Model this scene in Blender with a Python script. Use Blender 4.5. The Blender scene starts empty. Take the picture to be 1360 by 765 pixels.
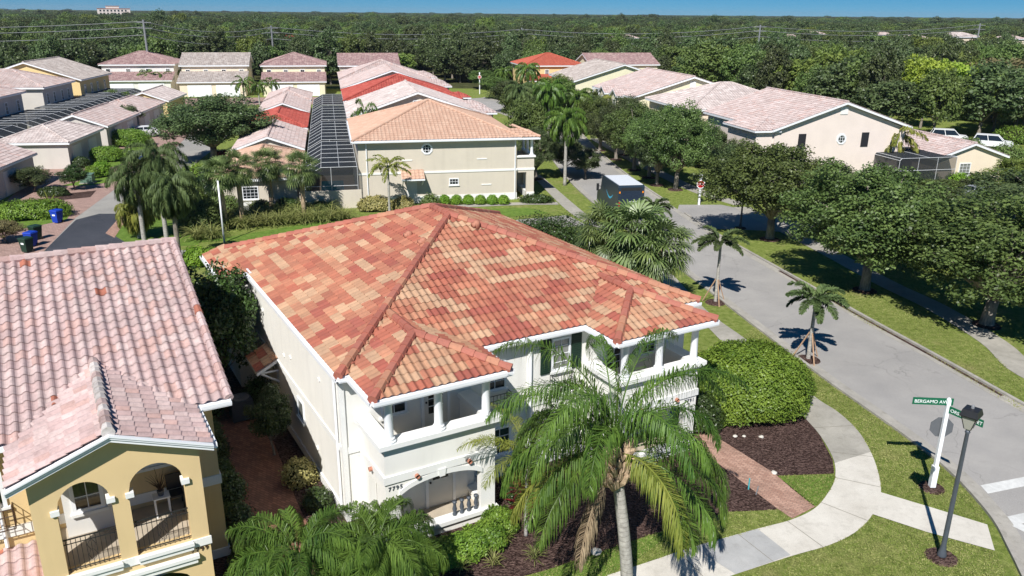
import bpy, bmesh, math, random
import numpy as np
from mathutils import Vector, Matrix
random.seed(7); rng = np.random.default_rng(7)
sc = bpy.context.scene
COL = sc.collection
rad = math.radians

# ------------------------------------------------------------------ camera calibration
FPX = 1080.0; PITCH = rad(18.7); ROLL = rad(0.5); CH = 16.0
_F = np.array([0, math.cos(PITCH), -math.sin(PITCH)])
_R0 = np.array([1., 0, 0]); _U0 = np.array([0, math.sin(PITCH), math.cos(PITCH)])
_R = _R0*math.cos(ROLL)+_U0*math.sin(ROLL); _U = _U0*math.cos(ROLL)-_R0*math.sin(ROLL)
CAMP = np.array([0, 0, CH])
def P(x, y, z=0.0):
    "survey helper: where a line of sight meets the level z"
    d = _F+_R*(x-680)/FPX-_U*(y-382.5)/FPX
    t = (z-CH)/d[2]
    return CAMP+d*t
def HT(bx, by, tx, ty):
    g = P(bx, by); d = _F+_R*(tx-680)/FPX-_U*(ty-382.5)/FPX
    s = math.hypot(g[0], g[1])/math.hypot(d[0], d[1])
    return CH+d[2]*s

cam = bpy.data.cameras.new('camera'); camo = bpy.data.objects.new('camera', cam); COL.objects.link(camo)
cam.sensor_width = 36; cam.lens = 36*FPX/1360; cam.clip_start = .5; cam.clip_end = 20000
m3 = Matrix(((_R[0], _U[0], -_F[0]), (_R[1], _U[1], -_F[1]), (_R[2], _U[2], -_F[2])))
camo.matrix_world = Matrix.Translation(CAMP.tolist()) @ m3.to_4x4()
sc.camera = camo

# ------------------------------------------------------------------ frames and mesh builder
class Fr:
    def __init__(s, o, az):
        a = rad(az); s.o = np.array(o, float); s.u = np.array([math.sin(a), math.cos(a)]); s.v = np.array([-math.cos(a), math.sin(a)])
    def w(s, a, b, z=0.0):
        q = s.o+s.u*a+s.v*b
        return (q[0], q[1], z)
W = Fr((0, 0), 90)
FA = Fr((-5.3, 22.65), 60)          # the red roofed house and its yellow neighbour
FB = Fr((-13.6, 68.9), 77.5)        # rows of houses behind
_l = FB.w(-30.3, 8.7); FL = Fr((_l[0], _l[1]), 81.4)

class MB:
    def __init__(s): s.v = []; s.f = []; s.k = []
    def add(s, vs, fs, key=0.0):
        n = len(s.v); s.v += [tuple(map(float, q)) for q in vs]
        for f in fs: s.f.append([i+n for i in f]); s.k.append(key)
        return s
    def hexa(s, q, key=0.0):
        return s.add(q, [(0, 3, 2, 1), (4, 5, 6, 7), (0, 1, 5, 4), (1, 2, 6, 5), (2, 3, 7, 6), (3, 0, 4, 7)], key)
    def box(s, fr, a0, a1, b0, b1, z0, z1, key=0.0):
        return s.hexa([fr.w(a0, b0, z0), fr.w(a1, b0, z0), fr.w(a1, b1, z0), fr.w(a0, b1, z0),
                       fr.w(a0, b0, z1), fr.w(a1, b0, z1), fr.w(a1, b1, z1), fr.w(a0, b1, z1)], key)
    def prism(s, fr, poly, z0, z1):
        n = len(poly)
        vs = [fr.w(a, b, z0) for a, b in poly]+[fr.w(a, b, z1) for a, b in poly]
        return s.add(vs, [list(range(n))[::-1], list(range(n, 2*n))]+[(i, (i+1) % n, n+(i+1) % n, n+i) for i in range(n)])
    def prof(s, fr, axis, pts, c0, c1):
        "outline of (across, z) pulled along the other axis"
        n = len(pts)
        if axis == 'b': vs = [fr.w(a, c0, z) for a, z in pts]+[fr.w(a, c1, z) for a, z in pts]
        else: vs = [fr.w(c0, b, z) for b, z in pts]+[fr.w(c1, b, z) for b, z in pts]
        return s.add(vs, [list(range(n)), list(range(n, 2*n))[::-1]]+[(i, n+i, n+(i+1) % n, (i+1) % n) for i in range(n)])
    def deck(s, fr, poly, d0, d1):
        n = len(poly)
        vs = [fr.w(a, b, z+d0) for a, b, z in poly]+[fr.w(a, b, z+d1) for a, b, z in poly]
        return s.add(vs, [list(range(n))[::-1], list(range(n, 2*n))]+[(i, (i+1) % n, n+(i+1) % n, n+i) for i in range(n)])
    def tube(s, pts, rs, n=6, cap=True, key=0.0, half=False):
        pts = [Vector(p) for p in pts]
        if not hasattr(rs, '__len__'): rs = [rs]*len(pts)
        rings = []; prev = None
        for i, p in enumerate(pts):
            d = (pts[min(i+1, len(pts)-1)]-pts[max(i-1, 0)]).normalized()
            ref = Vector((0, 0, 1)) if abs(d.z) < .95 else Vector((1, 0, 0))
            x = d.cross(ref).normalized(); y = x.cross(d).normalized()
            if prev is not None and not half:
                x = (prev-d*prev.dot(d)).normalized(); y = x.cross(d).normalized()
            prev = x
            rings.append([p+(x*math.cos(2*math.pi*j/n)+y*math.sin(2*math.pi*j/n))*rs[i] for j in range(n)])
        vs = [q for r in rings for q in r]; fs = []
        for i in range(len(rings)-1):
            for j in range(n): fs.append((i*n+j, i*n+(j+1) % n, (i+1)*n+(j+1) % n, (i+1)*n+j))
        if cap: fs += [list(range(n))[::-1], list(range((len(rings)-1)*n, len(rings)*n))]
        return s.add(vs, fs, key)
    def lathe(s, c, prof, n=12):
        vs = []; fs = []
        for r, z in prof:
            for j in range(n): vs.append((c[0]+r*math.cos(2*math.pi*j/n), c[1]+r*math.sin(2*math.pi*j/n), c[2]+z))
        for i in range(len(prof)-1):
            for j in range(n): fs.append((i*n+j, i*n+(j+1) % n, (i+1)*n+(j+1) % n, (i+1)*n+j))
        fs += [list(range(n))[::-1], list(range((len(prof)-1)*n, len(prof)*n))]
        return s.add(vs, fs)

def wloc(p):
    v = Vector((0, 0, 0))
    while p is not None: v += p.location; p = p.parent
    return v
def setm(me, m):
    for q in (m if isinstance(m, (list, tuple)) else [m]): me.materials.append(q)
def obj(name, mb, m, parent=None, smooth=False, loc=None):
    me = bpy.data.meshes.new(name); me.from_pydata(mb.v, [], mb.f)
    if any(mb.k):
        uv = me.uv_layers.new(name='UVMap'); i = 0
        for k, f in zip(mb.k, mb.f):
            for _ in f: uv.data[i].uv = (k+.5, .5); i += 1
    return fin(name, me, m, parent, smooth, loc)
def fin(name, me, m, parent=None, smooth=False, loc=None):
    o = bpy.data.objects.new(name, me); COL.objects.link(o); setm(me, m)
    if parent is not None:
        o.parent = parent; me.transform(Matrix.Translation(-wloc(parent)))
    elif loc is not None:
        me.transform(Matrix.Translation(-Vector(loc))); o.location = loc
    if smooth: me.polygons.foreach_set('use_smooth', [True]*len(me.polygons))
    me.update()
    return o
USED = set()
def tag(o, label, cat, group=None, kind=None):
    o['label'] = label; o['category'] = cat
    if group: o['group'] = group
    if kind: o['kind'] = kind
    return o
def thing(name, label, cat, loc, group=None, rz=0.0):
    o = bpy.data.objects.new(name, None); COL.objects.link(o); o.location = tuple(map(float, loc)); o.rotation_euler = (0, 0, rz)
    o.empty_display_size = .3
    return tag(o, label, cat, group, 'thing')
def struct(o): o['kind'] = 'structure'; return o
def dup(root, loc, rz=0.0, s=1.0, label=None, group=None):
    r = root.copy(); COL.objects.link(r); r.location = tuple(map(float, loc)); r.rotation_euler = (0, 0, rz); r.scale = (s, s, s) if not hasattr(s, '__len__') else s
    if label: r['label'] = label
    if group: r['group'] = group
    for ch in root.children:
        c = ch.copy(); COL.objects.link(c); c.parent = r
        for g in ch.children:
            d = g.copy(); COL.objects.link(d); d.parent = c
    return r

# ------------------------------------------------------------------ materials
def lin(c):
    return tuple(((x/255)/12.92 if x/255 <= .04045 else ((x/255+.055)/1.055)**2.4) for x in c)+(1,)
class N:
    def __init__(s, name):
        s.m = bpy.data.materials.new(name); s.m.use_nodes = True; s.t = s.m.node_tree; s.t.nodes.clear()
        s.out = s.n('ShaderNodeOutputMaterial')
    def n(s, ty, **kw):
        x = s.t.nodes.new(ty)
        for k, v in kw.items():
            if k.startswith('i_'):
                key = k[2:]; key = int(key) if key.isdigit() else key
                x.inputs[key].default_value = v
            else: setattr(x, k, v)
        return x
    def l(s, a, b): s.t.links.new(a, b)
    def math(s, op, a, b=None, clamp=False):
        x = s.n('ShaderNodeMath', operation=op, use_clamp=clamp)
        for i, q in enumerate((a, b)):
            if q is None: continue
            if hasattr(q, 'links'): s.l(q, x.inputs[i])
            else: x.inputs[i].default_value = q
        return x.outputs[0]
    def mix(s, f, a, b, mode='MIX'):
        x = s.n('ShaderNodeMix', data_type='RGBA', blend_type=mode)
        for i, q in ((0, f), (6, a), (7, b)):
            if hasattr(q, 'links'): s.l(q, x.inputs[i])
            else: x.inputs[i].default_value = q
        return x.outputs[2]
    def noise(s, scale, detail=3, vec=None, rough=.55):
        x = s.n('ShaderNodeTexNoise'); x.inputs['Scale'].default_value = scale; x.inputs['Detail'].default_value = detail; x.inputs['Roughness'].default_value = rough
        if vec is not None: s.l(vec, x.inputs['Vector'])
        return x.outputs[0]
    def ramp(s, f, stops):
        x = s.n('ShaderNodeValToRGB'); e = x.color_ramp.elements
        while len(e) < len(stops): e.new(.5)
        for q, (p, c) in zip(e, stops): q.position = p; q.color = c if hasattr(c, '__len__') else (c, c, c, 1)
        s.l(f, x.inputs[0]); return x.outputs[0]
    def pos(s): return s.n('ShaderNodeNewGeometry').outputs['Position']
    def bsdf(s, col, rough=.8, bump=None, spec=.3, metal=0):
        b = s.n('ShaderNodeBsdfPrincipled')
        if hasattr(col, 'links'): s.l(col, b.inputs['Base Color'])
        else: b.inputs['Base Color'].default_value = col
        if hasattr(rough, 'links'): s.l(rough, b.inputs['Roughness'])
        else: b.inputs['Roughness'].default_value = rough
        b.inputs['Specular IOR Level'].default_value = spec; b.inputs['Metallic'].default_value = metal
        if bump:
            bp = s.n('ShaderNodeBump'); bp.inputs['Strength'].default_value = bump[1]; bp.inputs['Distance'].default_value = bump[2] if len(bump) > 2 else .02
            s.l(bump[0], bp.inputs['Height']); s.l(bp.outputs[0], b.inputs['Normal'])
        s.l(b.outputs[0], s.out.inputs[0]); return b
def C(*c): return lin(c)
def plain(name, c, rough=.6, var=.12, scale=3.0, bs=None, spec=.3, metal=0, dirt=0.0):
    k = N(name); p = k.pos()
    n = k.noise(scale, 4, p)
    c0 = tuple(x*(1-var) for x in c[:3])+(1,); c1 = tuple(min(1, x*(1+var)) for x in c[:3])+(1,)
    col = k.ramp(n, [(.3, c0), (.7, c1)])
    if dirt:
        d = k.ramp(k.noise(.35, 5, p, .7), [(.48, 0.0), (.75, 1.0)])
        col = k.mix(k.math('MULTIPLY', d, dirt), col, tuple(x*.45 for x in c[:3])+(1,))
    k.bsdf(col, rough, (k.noise(bs[0], 3, p), bs[1]) if bs else None, spec, metal)
    return k.m
def stucco(name, c, dirt=.12):
    k = N(name); p = k.pos()
    col = k.ramp(k.noise(.8, 4, p), [(.3, tuple(x*.93 for x in c[:3])+(1,)), (.7, c)])
    mp = k.n('ShaderNodeMapping'); mp.inputs['Scale'].default_value = (2.2, 2.2, .25); k.l(p, mp.inputs[0])
    st = k.ramp(k.noise(1.0, 4, mp.outputs[0]), [(.5, 0.0), (.85, 1.0)])
    col = k.mix(k.math('MULTIPLY', st, dirt), col, tuple(x*.5 for x in c[:3])+(1,))
    k.bsdf(col, .85, (k.noise(60, 2, p), .35, .01), .2); return k.m

def tile_mat(name, kind, cols, group=(3.5, 1.0), stain=.3, far=False, tv=.16):
    """roof tiles. uv counts tiles; cols is a list of (weight, colour)"""
    k = N(name); uv = k.n('ShaderNodeUVMap').outputs[0]
    sp = k.n('ShaderNodeSeparateXYZ'); k.l(uv, sp.inputs[0])
    vrow = k.math('FLOOR', sp.outputs[1])
    wr = k.n('ShaderNodeTexWhiteNoise', noise_dimensions='1D'); k.l(vrow, wr.inputs['W'])
    ush = k.math('ADD', sp.outputs[0], k.math('MULTIPLY', wr.outputs[0], group[0]))
    ug = k.math('FLOOR', k.math('DIVIDE', ush, group[0])); vg = k.math('FLOOR', k.math('DIVIDE', sp.outputs[1], group[1]))
    cb = k.n('ShaderNodeCombineXYZ'); k.l(ug, cb.inputs[0]); k.l(vg, cb.inputs[1])
    wn = k.n('ShaderNodeTexWhiteNoise', noise_dimensions='2D'); k.l(cb.outputs[0], wn.inputs['Vector'])
    stops = []; acc = 0.0; tot = sum(w for w, _ in cols)
    for w, c in cols: stops.append((acc/tot, c)); acc += w
    r = k.n('ShaderNodeValToRGB'); r.color_ramp.interpolation = 'CONSTANT'
    e = r.color_ramp.elements
    while len(e) < len(stops): e.new(.5)
    for q, (p_, c) in zip(e, stops): q.position = p_; q.color = c
    k.l(wn.outputs[0], r.inputs[0]); col = r.outputs[0]
    # each tile its own shade
    cb2 = k.n('ShaderNodeCombineXYZ'); k.l(k.math('FLOOR', sp.outputs[0]), cb2.inputs[0]); k.l(vrow, cb2.inputs[1])
    w2 = k.n('ShaderNodeTexWhiteNoise', noise_dimensions='2D'); k.l(cb2.outputs[0], w2.inputs['Vector'])
    hs = k.n('ShaderNodeHueSaturation'); k.l(col, hs.inputs['Color'])
    k.l(k.math('ADD', k.math('MULTIPLY', w2.outputs[0], tv), 1-tv/2), hs.inputs['Value'])
    col = hs.outputs[0]
    p = k.pos()
    s1 = k.ramp(k.noise(.9, 6, p, .7), [(.42, 0.0), (.72, 1.0)])
    col = k.mix(k.math('MULTIPLY', s1, stain), col, C(92, 78, 74))
    s2 = k.noise(9, 4, p, .7)
    col = k.mix(k.math('MULTIPLY', k.ramp(s2, [(.45, 0.0), (.75, 1.0)]), stain*.9), col, C(70, 58, 55))
    if far:
        fu = k.math('FRACT', sp.outputs[0]); fv = k.math('FRACT', sp.outputs[1])
        h = k.math('ADD', k.math('SINE', k.math('MULTIPLY', fu, math.pi)), k.math('MULTIPLY', k.math('SUBTRACT', 1.0, fv), .6))
        k.bsdf(col, .8, (h, .6, .06), .2)
    else:
        k.bsdf(col, .75, (s2, .3, .01), .25)
    return k.m

LEAFM = {}
def leaf_mat(name, ca, cb, rough=.5, trans=.28, scale=.7, hv=.12, spec=.35):
    k = N(name); p = k.pos()
    n = k.noise(scale, 3, p); f = k.ramp(n, [(.32, 0.0), (.68, 1.0)])
    g = k.n('ShaderNodeNewGeometry'); ri = g.outputs['Random Per Island']
    f2 = k.math('ADD', k.math('MULTIPLY', f, .55), k.math('MULTIPLY', ri, .45))
    col = k.mix(f2, ca, cb)
    oi = k.n('ShaderNodeObjectInfo').outputs['Random']
    hs = k.n('ShaderNodeHueSaturation'); k.l(col, hs.inputs['Color'])
    k.l(k.math('ADD', k.math('MULTIPLY', oi, hv*.35), .5-hv*.175), hs.inputs['Hue'])
    k.l(k.math('ADD', k.math('MULTIPLY', oi, hv*4), 1-hv*2), hs.inputs['Value'])
    b = k.bsdf(hs.outputs[0], rough, None, spec)
    tr = k.n('ShaderNodeBsdfTranslucent'); k.l(hs.outputs[0], tr.inputs[0])
    mx = k.n('ShaderNodeMixShader'); mx.inputs[0].default_value = trans
    k.l(b.outputs[0], mx.inputs[1]); k.l(tr.outputs[0], mx.inputs[2]); k.l(mx.outputs[0], k.out.inputs[0])
    return k.m

M = {}
M['white'] = plain('white_paint', C(232, 234, 236), .45, .03, 2, None, .4)
M['trim'] = stucco('white_trim', C(232, 232, 228), .10)
M['stwhite'] = stucco('white_stucco', C(236, 234, 227), .2)
M['yellow'] = stucco('yellow_stucco', C(220, 194, 146), .2)
M['beige'] = stucco('beige_stucco', C(205, 196, 180), .2)
M['cream'] = stucco('cream_stucco', C(226, 220, 190), .12)
M['offwhite'] = stucco('offwhite_stucco', C(222, 220, 214), .12)
M['peach'] = stucco('peach_stucco', C(228, 214, 204), .08)
M['paleyel'] = stucco('pale_yellow_stucco', C(226, 200, 146), .1)
M['greyst'] = stucco('grey_stucco', C(202, 196, 188), .18)
M['cream2'] = stucco('pale_peach_stucco', C(232, 216, 192), .08)
M['floor'] = plain('porch_floor', C(176, 164, 146), .7, .08, 4)
M['dark'] = plain('black_metal', C(38, 38, 40), .45, .15, 6, None, .5)
M['bronze'] = plain('dark_bronze', C(74, 56, 44), .5, .1, 6)
M['greypost'] = plain('grey_painted_metal', C(74, 80, 88), .45, .1, 6, None, .5)
M['shutter'] = plain('green_shutter', C(28, 52, 40), .5, .1, 8)
M['dshutter'] = plain('dark_shutter', C(42, 42, 46), .5, .1, 8)
M['door'] = plain('white_door', C(214, 212, 206), .5, .04, 3)
M['terra'] = plain('terracotta', C(172, 118, 96), .7, .15, 20)
M['signback'] = plain('aluminium_back', C(128, 130, 132), .5, .06, 8, None, .4)
M['signdark'] = plain('unpainted_sign_back', C(92, 95, 99), .6, .06, 8, None, .2)
M['signgreen'] = plain('sign_green', C(10, 96, 66), .4, .03, 8, None, .5)
M['signwhite'] = plain('sign_white', C(236, 240, 238), .4, .02, 8)
M['signred'] = plain('sign_red', C(178, 26, 30), .4, .03, 8)
M['concrete'] = None
def glass(name, c, rough=.08):
    k = N(name); k.bsdf(c, rough, None, .9); return k.m
M['glass'] = glass('window_glass', C(30, 36, 40))
M['glassg'] = glass('window_glass_green', C(34, 62, 56))
M['glassl'] = glass('window_glass_blind', C(120, 122, 118), .2)
def ground_mats():
    # lawn
    k = N('lawn_grass'); p = k.pos()
    a = k.noise(.35, 5, p, .65); b = k.noise(3.0, 4, p, .7); c = k.noise(28, 3, p, .7)
    col = k.ramp(b, [(.28, C(98, 116, 48)), (.5, C(134, 149, 72)), (.75, C(174, 178, 108))])
    dry = k.ramp(a, [(.55, 0.0), (.72, 1.0)])
    col = k.mix(k.math('MULTIPLY', dry, .6), col, C(176, 160, 116))
    col = k.mix(k.ramp(c, [(.3, .7), (.62, 0.0)]), col, C(52, 62, 30))
    col = k.mix(k.ramp(k.noise(13, 2, p, .4), [(.70, 0.0), (.74, .8)]), col, C(150, 126, 92))
    k.bsdf(col, .9, (c, 1.0, .05), .1); M['lawn'] = k.m
    k = N('green_lawn_grass'); p = k.pos()
    b = k.noise(2.0, 4, p, .7); c = k.noise(28, 3, p, .7)
    col = k.ramp(b, [(.3, C(92, 120, 46)), (.7, C(132, 158, 72))])
    col = k.mix(k.ramp(c, [(.3, .6), (.62, 0.0)]), col, C(36, 62, 16))
    k.bsdf(col, .9, (c, 1.0, .05), .1); M['greenlawn'] = k.m
    # woodland floor
    k = N('woodland_floor'); p = k.pos()
    col = k.ramp(k.noise(.4, 5, p, .7), [(.3, C(44, 52, 26)), (.7, C(88, 88, 56))]); k.bsdf(col, .95, (k.noise(3, 3, p), .6, .1), .1); M['woodfloor'] = k.m
    # asphalt
    def asph(name, c0, c1, crack):
        k = N(name); p = k.pos()
        col = k.ramp(k.noise(.5, 5, p, .6), [(.3, c0), (.7, c1)])
        col = k.mix(k.ramp(k.noise(.13, 3, p), [(.42, 0.0), (.62, .3)]), col, tuple(x*.7 for x in c0[:3])+(1,))
        col = k.mix(k.ramp(k.noise(1.7, 5, p, .8), [(.60, 0.0), (.74, .35)]), col, tuple(x*.55 for x in c0[:3])+(1,))
        g = k.noise(90, 2, p, .8); col = k.mix(k.ramp(g, [(.3, .55), (.7, 0.0)]), col, tuple(x*.45 for x in c0[:3])+(1,))
        col = k.mix(k.ramp(k.noise(60, 2, p), [(.62, 0.0), (.72, .5)]), col, C(215, 213, 208))
        vo = k.n('ShaderNodeTexVoronoi', feature='DISTANCE_TO_EDGE'); vo.inputs['Scale'].default_value = .19
        ds = k.n('ShaderNodeVectorMath', operation='ADD'); nz = k.n('ShaderNodeTexNoise'); nz.inputs['Scale'].default_value = 1.1; nz.inputs['Detail'].default_value = 5
        k.l(p, nz.inputs[0]); k.l(p, ds.inputs[0]); k.l(nz.outputs['Color'], ds.inputs[1]); k.l(ds.outputs[0], vo.inputs['Vector'])
        cr = k.ramp(vo.outputs[0], [(.0, 1.0), (.005, 0.0)])
        col = k.mix(k.math('MULTIPLY', k.math('MULTIPLY', cr, crack), k.ramp(k.noise(.3, 2, p), [(.44, 0.0), (.54, .5)])), col, C(96, 94, 91))
        k.bsdf(col, .85, (g, .5, .01), .25); return k.m
    M['asphalt'] = asph('worn_asphalt', C(160, 157, 153), C(178, 174, 168), .8)
    M['newasphalt'] = asph('dark_asphalt', C(56, 60, 68), C(78, 80, 88), .2)
    M['alleyconc'] = asph('grey_alley_paving', C(154, 151, 145), C(176, 172, 163), .4)
    # concrete walks with joints
    def conc(name, c0, c1, dirt=.35):
        k = N(name); p = k.pos()
        col = k.ramp(k.noise(.7, 6, p, .65), [(.3, c0), (.7, c1)])
        col = k.mix(k.ramp(k.noise(2.4, 5, p, .75), [(.5, 0.0), (.8, dirt)]), col, C(104, 100, 88))
        g = k.noise(70, 2, p); col = k.mix(k.ramp(g, [(.35, .25), (.6, 0.0)]), col, tuple(x*.5 for x in c0[:3])+(1,))
        k.bsdf(col, .8, (g, .3, .01), .25); return k.m
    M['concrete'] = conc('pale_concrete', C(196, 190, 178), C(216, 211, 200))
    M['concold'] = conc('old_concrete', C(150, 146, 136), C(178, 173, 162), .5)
    M['gutter'] = conc('kerb_concrete', C(150, 146, 138), C(180, 175, 165), .6)
    M['joint'] = plain('joint_filler', C(128, 124, 112), .9, .1)
    M['patch'] = conc('grey_concrete', C(160, 160, 158), C(184, 183, 180), .3)
    # brick pavers
    def pav(name, cs, sc_, rot):
        k = N(name); p = k.pos(); mp = k.n('ShaderNodeMapping'); mp.inputs['Rotation'].default_value = (0, 0, rot); k.l(p, mp.inputs[0])
        br = k.n('ShaderNodeTexBrick'); br.inputs['Scale'].default_value = sc_; br.inputs['Color1'].default_value = cs[0]; br.inputs['Color2'].default_value = cs[1]
        br.inputs['Mortar'].default_value = cs[2]; br.inputs['Mortar Size'].default_value = .018; br.inputs['Bias'].default_value = 0
        k.l(mp.outputs[0], br.inputs[0])
        col = k.mix(k.ramp(k.noise(1.2, 5, p, .7), [(.45, 0.0), (.8, .5)]), br.outputs[0], C(98, 84, 74))
        k.bsdf(col, .85, (br.outputs[1], -.4, .01), .2); return k.m
    M['pavers'] = pav('pink_brick_pavers', (C(186, 150, 132), C(158, 122, 106), C(122, 104, 92)), 2.4, rad(32))
    M['paverd'] = pav('red_brick_pavers', (C(156, 112, 92), C(124, 88, 74), C(84, 66, 58)), 2.4, rad(32))
    M['paverl'] = pav('driveway_brick_pavers', (C(178, 148, 136), C(156, 128, 118), C(124, 106, 98)), 2.0, rad(12))
    # mulch
    k = N('bark_mulch'); p = k.pos(); v = k.n('ShaderNodeTexVoronoi'); v.inputs['Scale'].default_value = 16
    mp = k.n('ShaderNodeMapping'); mp.inputs['Scale'].default_value = (1, 2.2, 1); mp.inputs['Rotation'].default_value = (0, 0, .6); k.l(p, mp.inputs[0]); k.l(mp.outputs[0], v.inputs[0])
    sp = k.n('ShaderNodeSeparateColor'); k.l(v.outputs['Color'], sp.inputs[0])
    col = k.ramp(sp.outputs[0], [(.1, C(44, 32, 28)), (.5, C(76, 58, 54)), (.92, C(120, 98, 90))])
    col = k.mix(k.ramp(k.noise(1.0, 4, p), [(.4, 0.0), (.7, .35)]), col, C(60, 46, 40))
    k.bsdf(col, .95, (v.outputs[0], 1.0, .05), .1); M['mulch'] = k.m
    M['paint'] = plain('road_paint', C(208, 208, 204), .7, .08, 6, None, .2, 0, .45)
ground_mats()
WHITEW = [(3, C(198, 180, 174)), (3, C(192, 172, 166)), (2, C(202, 186, 181)), (1, C(190, 164, 156))]
T = {}
T['main'] = tile_mat('blended_clay_tiles', 0, [(3, C(163, 97, 78)), (3, C(168, 106, 84)), (3, C(174, 115, 91)), (4, C(183, 148, 119)), (3, C(179, 136, 107)), (2, C(176, 124, 98)), (2, C(156, 88, 74))], (3.0, 1.0), .24, False, .24)
T['maincap'] = tile_mat('blended_ridge_tiles', 0, [(5, C(168, 102, 86)), (3, C(180, 128, 102)), (3, C(172, 108, 92))], (1.0, 1.0), .22)
T['pink'] = tile_mat('faded_pink_tiles', 0, [(30, C(194, 170, 166)), (24, C(189, 163, 159)), (20, C(198, 176, 171)), (12, C(192, 160, 152)), (1, C(172, 108, 88))], (1.0, 1.0), .34)
T['pinkcap'] = tile_mat('grey_ridge_tiles', 0, [(3, C(196, 190, 184)), (3, C(182, 160, 154)), (2, C(206, 198, 192))], (1.0, 1.0), .4)
T['tan'] = tile_mat('tan_clay_tiles', 0, [(3, C(194, 160, 138)), (3, C(190, 155, 133)), (2, C(197, 165, 143))], (1.0, 1.0), .05, False, .06)
T['fwhite'] = tile_mat('weathered_white_tiles', 0, [(3, C(204, 190, 184)), (3, C(196, 182, 176)), (2, C(212, 200, 194))], (1.0, 1.0), .34)
T['fpink'] = tile_mat('weathered_pink_tiles', 0, WHITEW, (1.0, 1.0), .30)
T['fgrey'] = tile_mat('weathered_grey_tiles', 0, [(3, C(186, 176, 168)), (3, C(176, 164, 156)), (2, C(196, 186, 178))], (1.0, 1.0), .4)
T['fmauve'] = tile_mat('weathered_mauve_tiles', 0, [(3, C(172, 142, 138)), (3, C(160, 130, 128)), (2, C(182, 156, 150))], (1.0, 1.0), .34)
T['fred'] = tile_mat('red_tiles', 0, [(3, C(172, 84, 74)), (3, C(164, 76, 66)), (2, C(178, 92, 80))], (1.0, 1.0), .08)
T['forange'] = tile_mat('orange_red_tiles', 0, [(3, C(180, 96, 76)), (3, C(172, 88, 70))], (1.0, 1.0), .05)

# ------------------------------------------------------------------ roof tiles as geometry
def slope_mesh(fr, poly, w=.26, h=.38, amp=.05, step=.03, seg=6, off=0.0):
    p = [np.array(fr.w(*q)) for q in poly]
    s = p[1]-p[0]; s /= np.linalg.norm(s)
    n = np.cross(s, p[2]-p[0]); n /= np.linalg.norm(n)
    if n[2] < 0: n = -n
    t = np.cross(n, s)
    if t[2] < 0: t = -t
    S = [float((q-p[0])@s) for q in p]; Tt = [float((q-p[0])@t) for q in p]
    s0, s1, t1 = min(S), max(S), max(Tt)
    i0, i1 = math.floor(s0/w), math.ceil(s1/w); nr = max(1, math.ceil(t1/h))
    xs = np.arange(i0*seg, i1*seg+1)/seg
    fx = xs-np.floor(xs+1e-9)
    pr = np.where(fx < .64, np.sin(np.pi*fx/.64), -.25*np.sin(np.pi*(fx-.64)/.36))*amp
    rows = []
    for k in range(nr): rows += [(k*h, step), (k*h+.001, step+.001), ((k+1)*h+.035, .004)]
    R_ = np.array(rows)
    Sg = np.tile(xs*w, (len(R_), 1)); Tg = np.repeat(R_[:, :1], len(xs), 1); Z = pr[None, :]*1.0+R_[:, 1:]
    V = p[0]+Sg[..., None]*s+Tg[..., None]*t+Z[..., None]*n
    nx = len(xs); idx = np.arange(V.shape[0]*nx).reshape(-1, nx)
    F = np.stack([idx[:-1, :-1], idx[:-1, 1:], idx[1:, 1:], idx[1:, :-1]], -1).reshape(-1, 4)
    me = bpy.data.meshes.new('tmp'); me.from_pydata(V.reshape(-1, 3).tolist(), [], F.tolist())
    bm = bmesh.new(); bm.from_mesh(me); bpy.data.meshes.remove(me)
    cen = sum(p)/len(p)
    for i in range(1, len(p)):
        a, b = p[i], p[(i+1) % len(p)]
        e = b-a
        if np.linalg.norm(e) < .05: continue
        nn = np.cross(e, n); nn /= np.linalg.norm(nn)
        if (cen-a)@nn > 0: nn = -nn
        bmesh.ops.bisect_plane(bm, geom=bm.verts[:]+bm.edges[:]+bm.faces[:], plane_co=a.tolist(), plane_no=nn.tolist(), clear_outer=True, dist=1e-5)
    uv = bm.loops.layers.uv.new('UVMap')
    P0 = Vector(p[0]); sv = Vector(s); tv = Vector(t)
    for f in bm.faces:
        c = f.calc_center_median()-P0
        # the centre of the face decides its tile, so a butt edge keeps its own tile's colour
        cu = c.dot(sv)/w+off+1000; cv = c.dot(tv)/h+off+1000
        for lp in f.loops: lp[uv].uv = (cu, cv)
    return bm
def roof_obj(name, fr, polys, m, parent, **kw):
    me = bpy.data.meshes.new(name); big = bmesh.new()
    for i, q in enumerate(polys):
        b = slope_mesh(fr, q, off=float(i*57), **kw)
        t_ = bpy.data.meshes.new('t'); b.to_mesh(t_); b.free(); big.from_mesh(t_); bpy.data.meshes.remove(t_)
    big.to_mesh(me); big.free()
    return fin(name, me, m, parent)
def caps_obj(name, lines, m, parent, r=.14, L=.42, n=8, lift=.04):
    mb = MB(); k = 0
    for p0, p1 in lines:
        p0 = Vector(p0); p1 = Vector(p1); d = p1-p0; c = max(1, int(d.length/L))
        for i in range(c):
            a = p0+d*(i/c); b = p0+d*((i+1.12)/c); up = Vector((0, 0, lift)); k += 1
            mb.tube([a+up, b+up*1.0], [r*1.08, r*.84], n, key=float(k))
    return obj(name, mb, m, parent, False)
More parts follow.
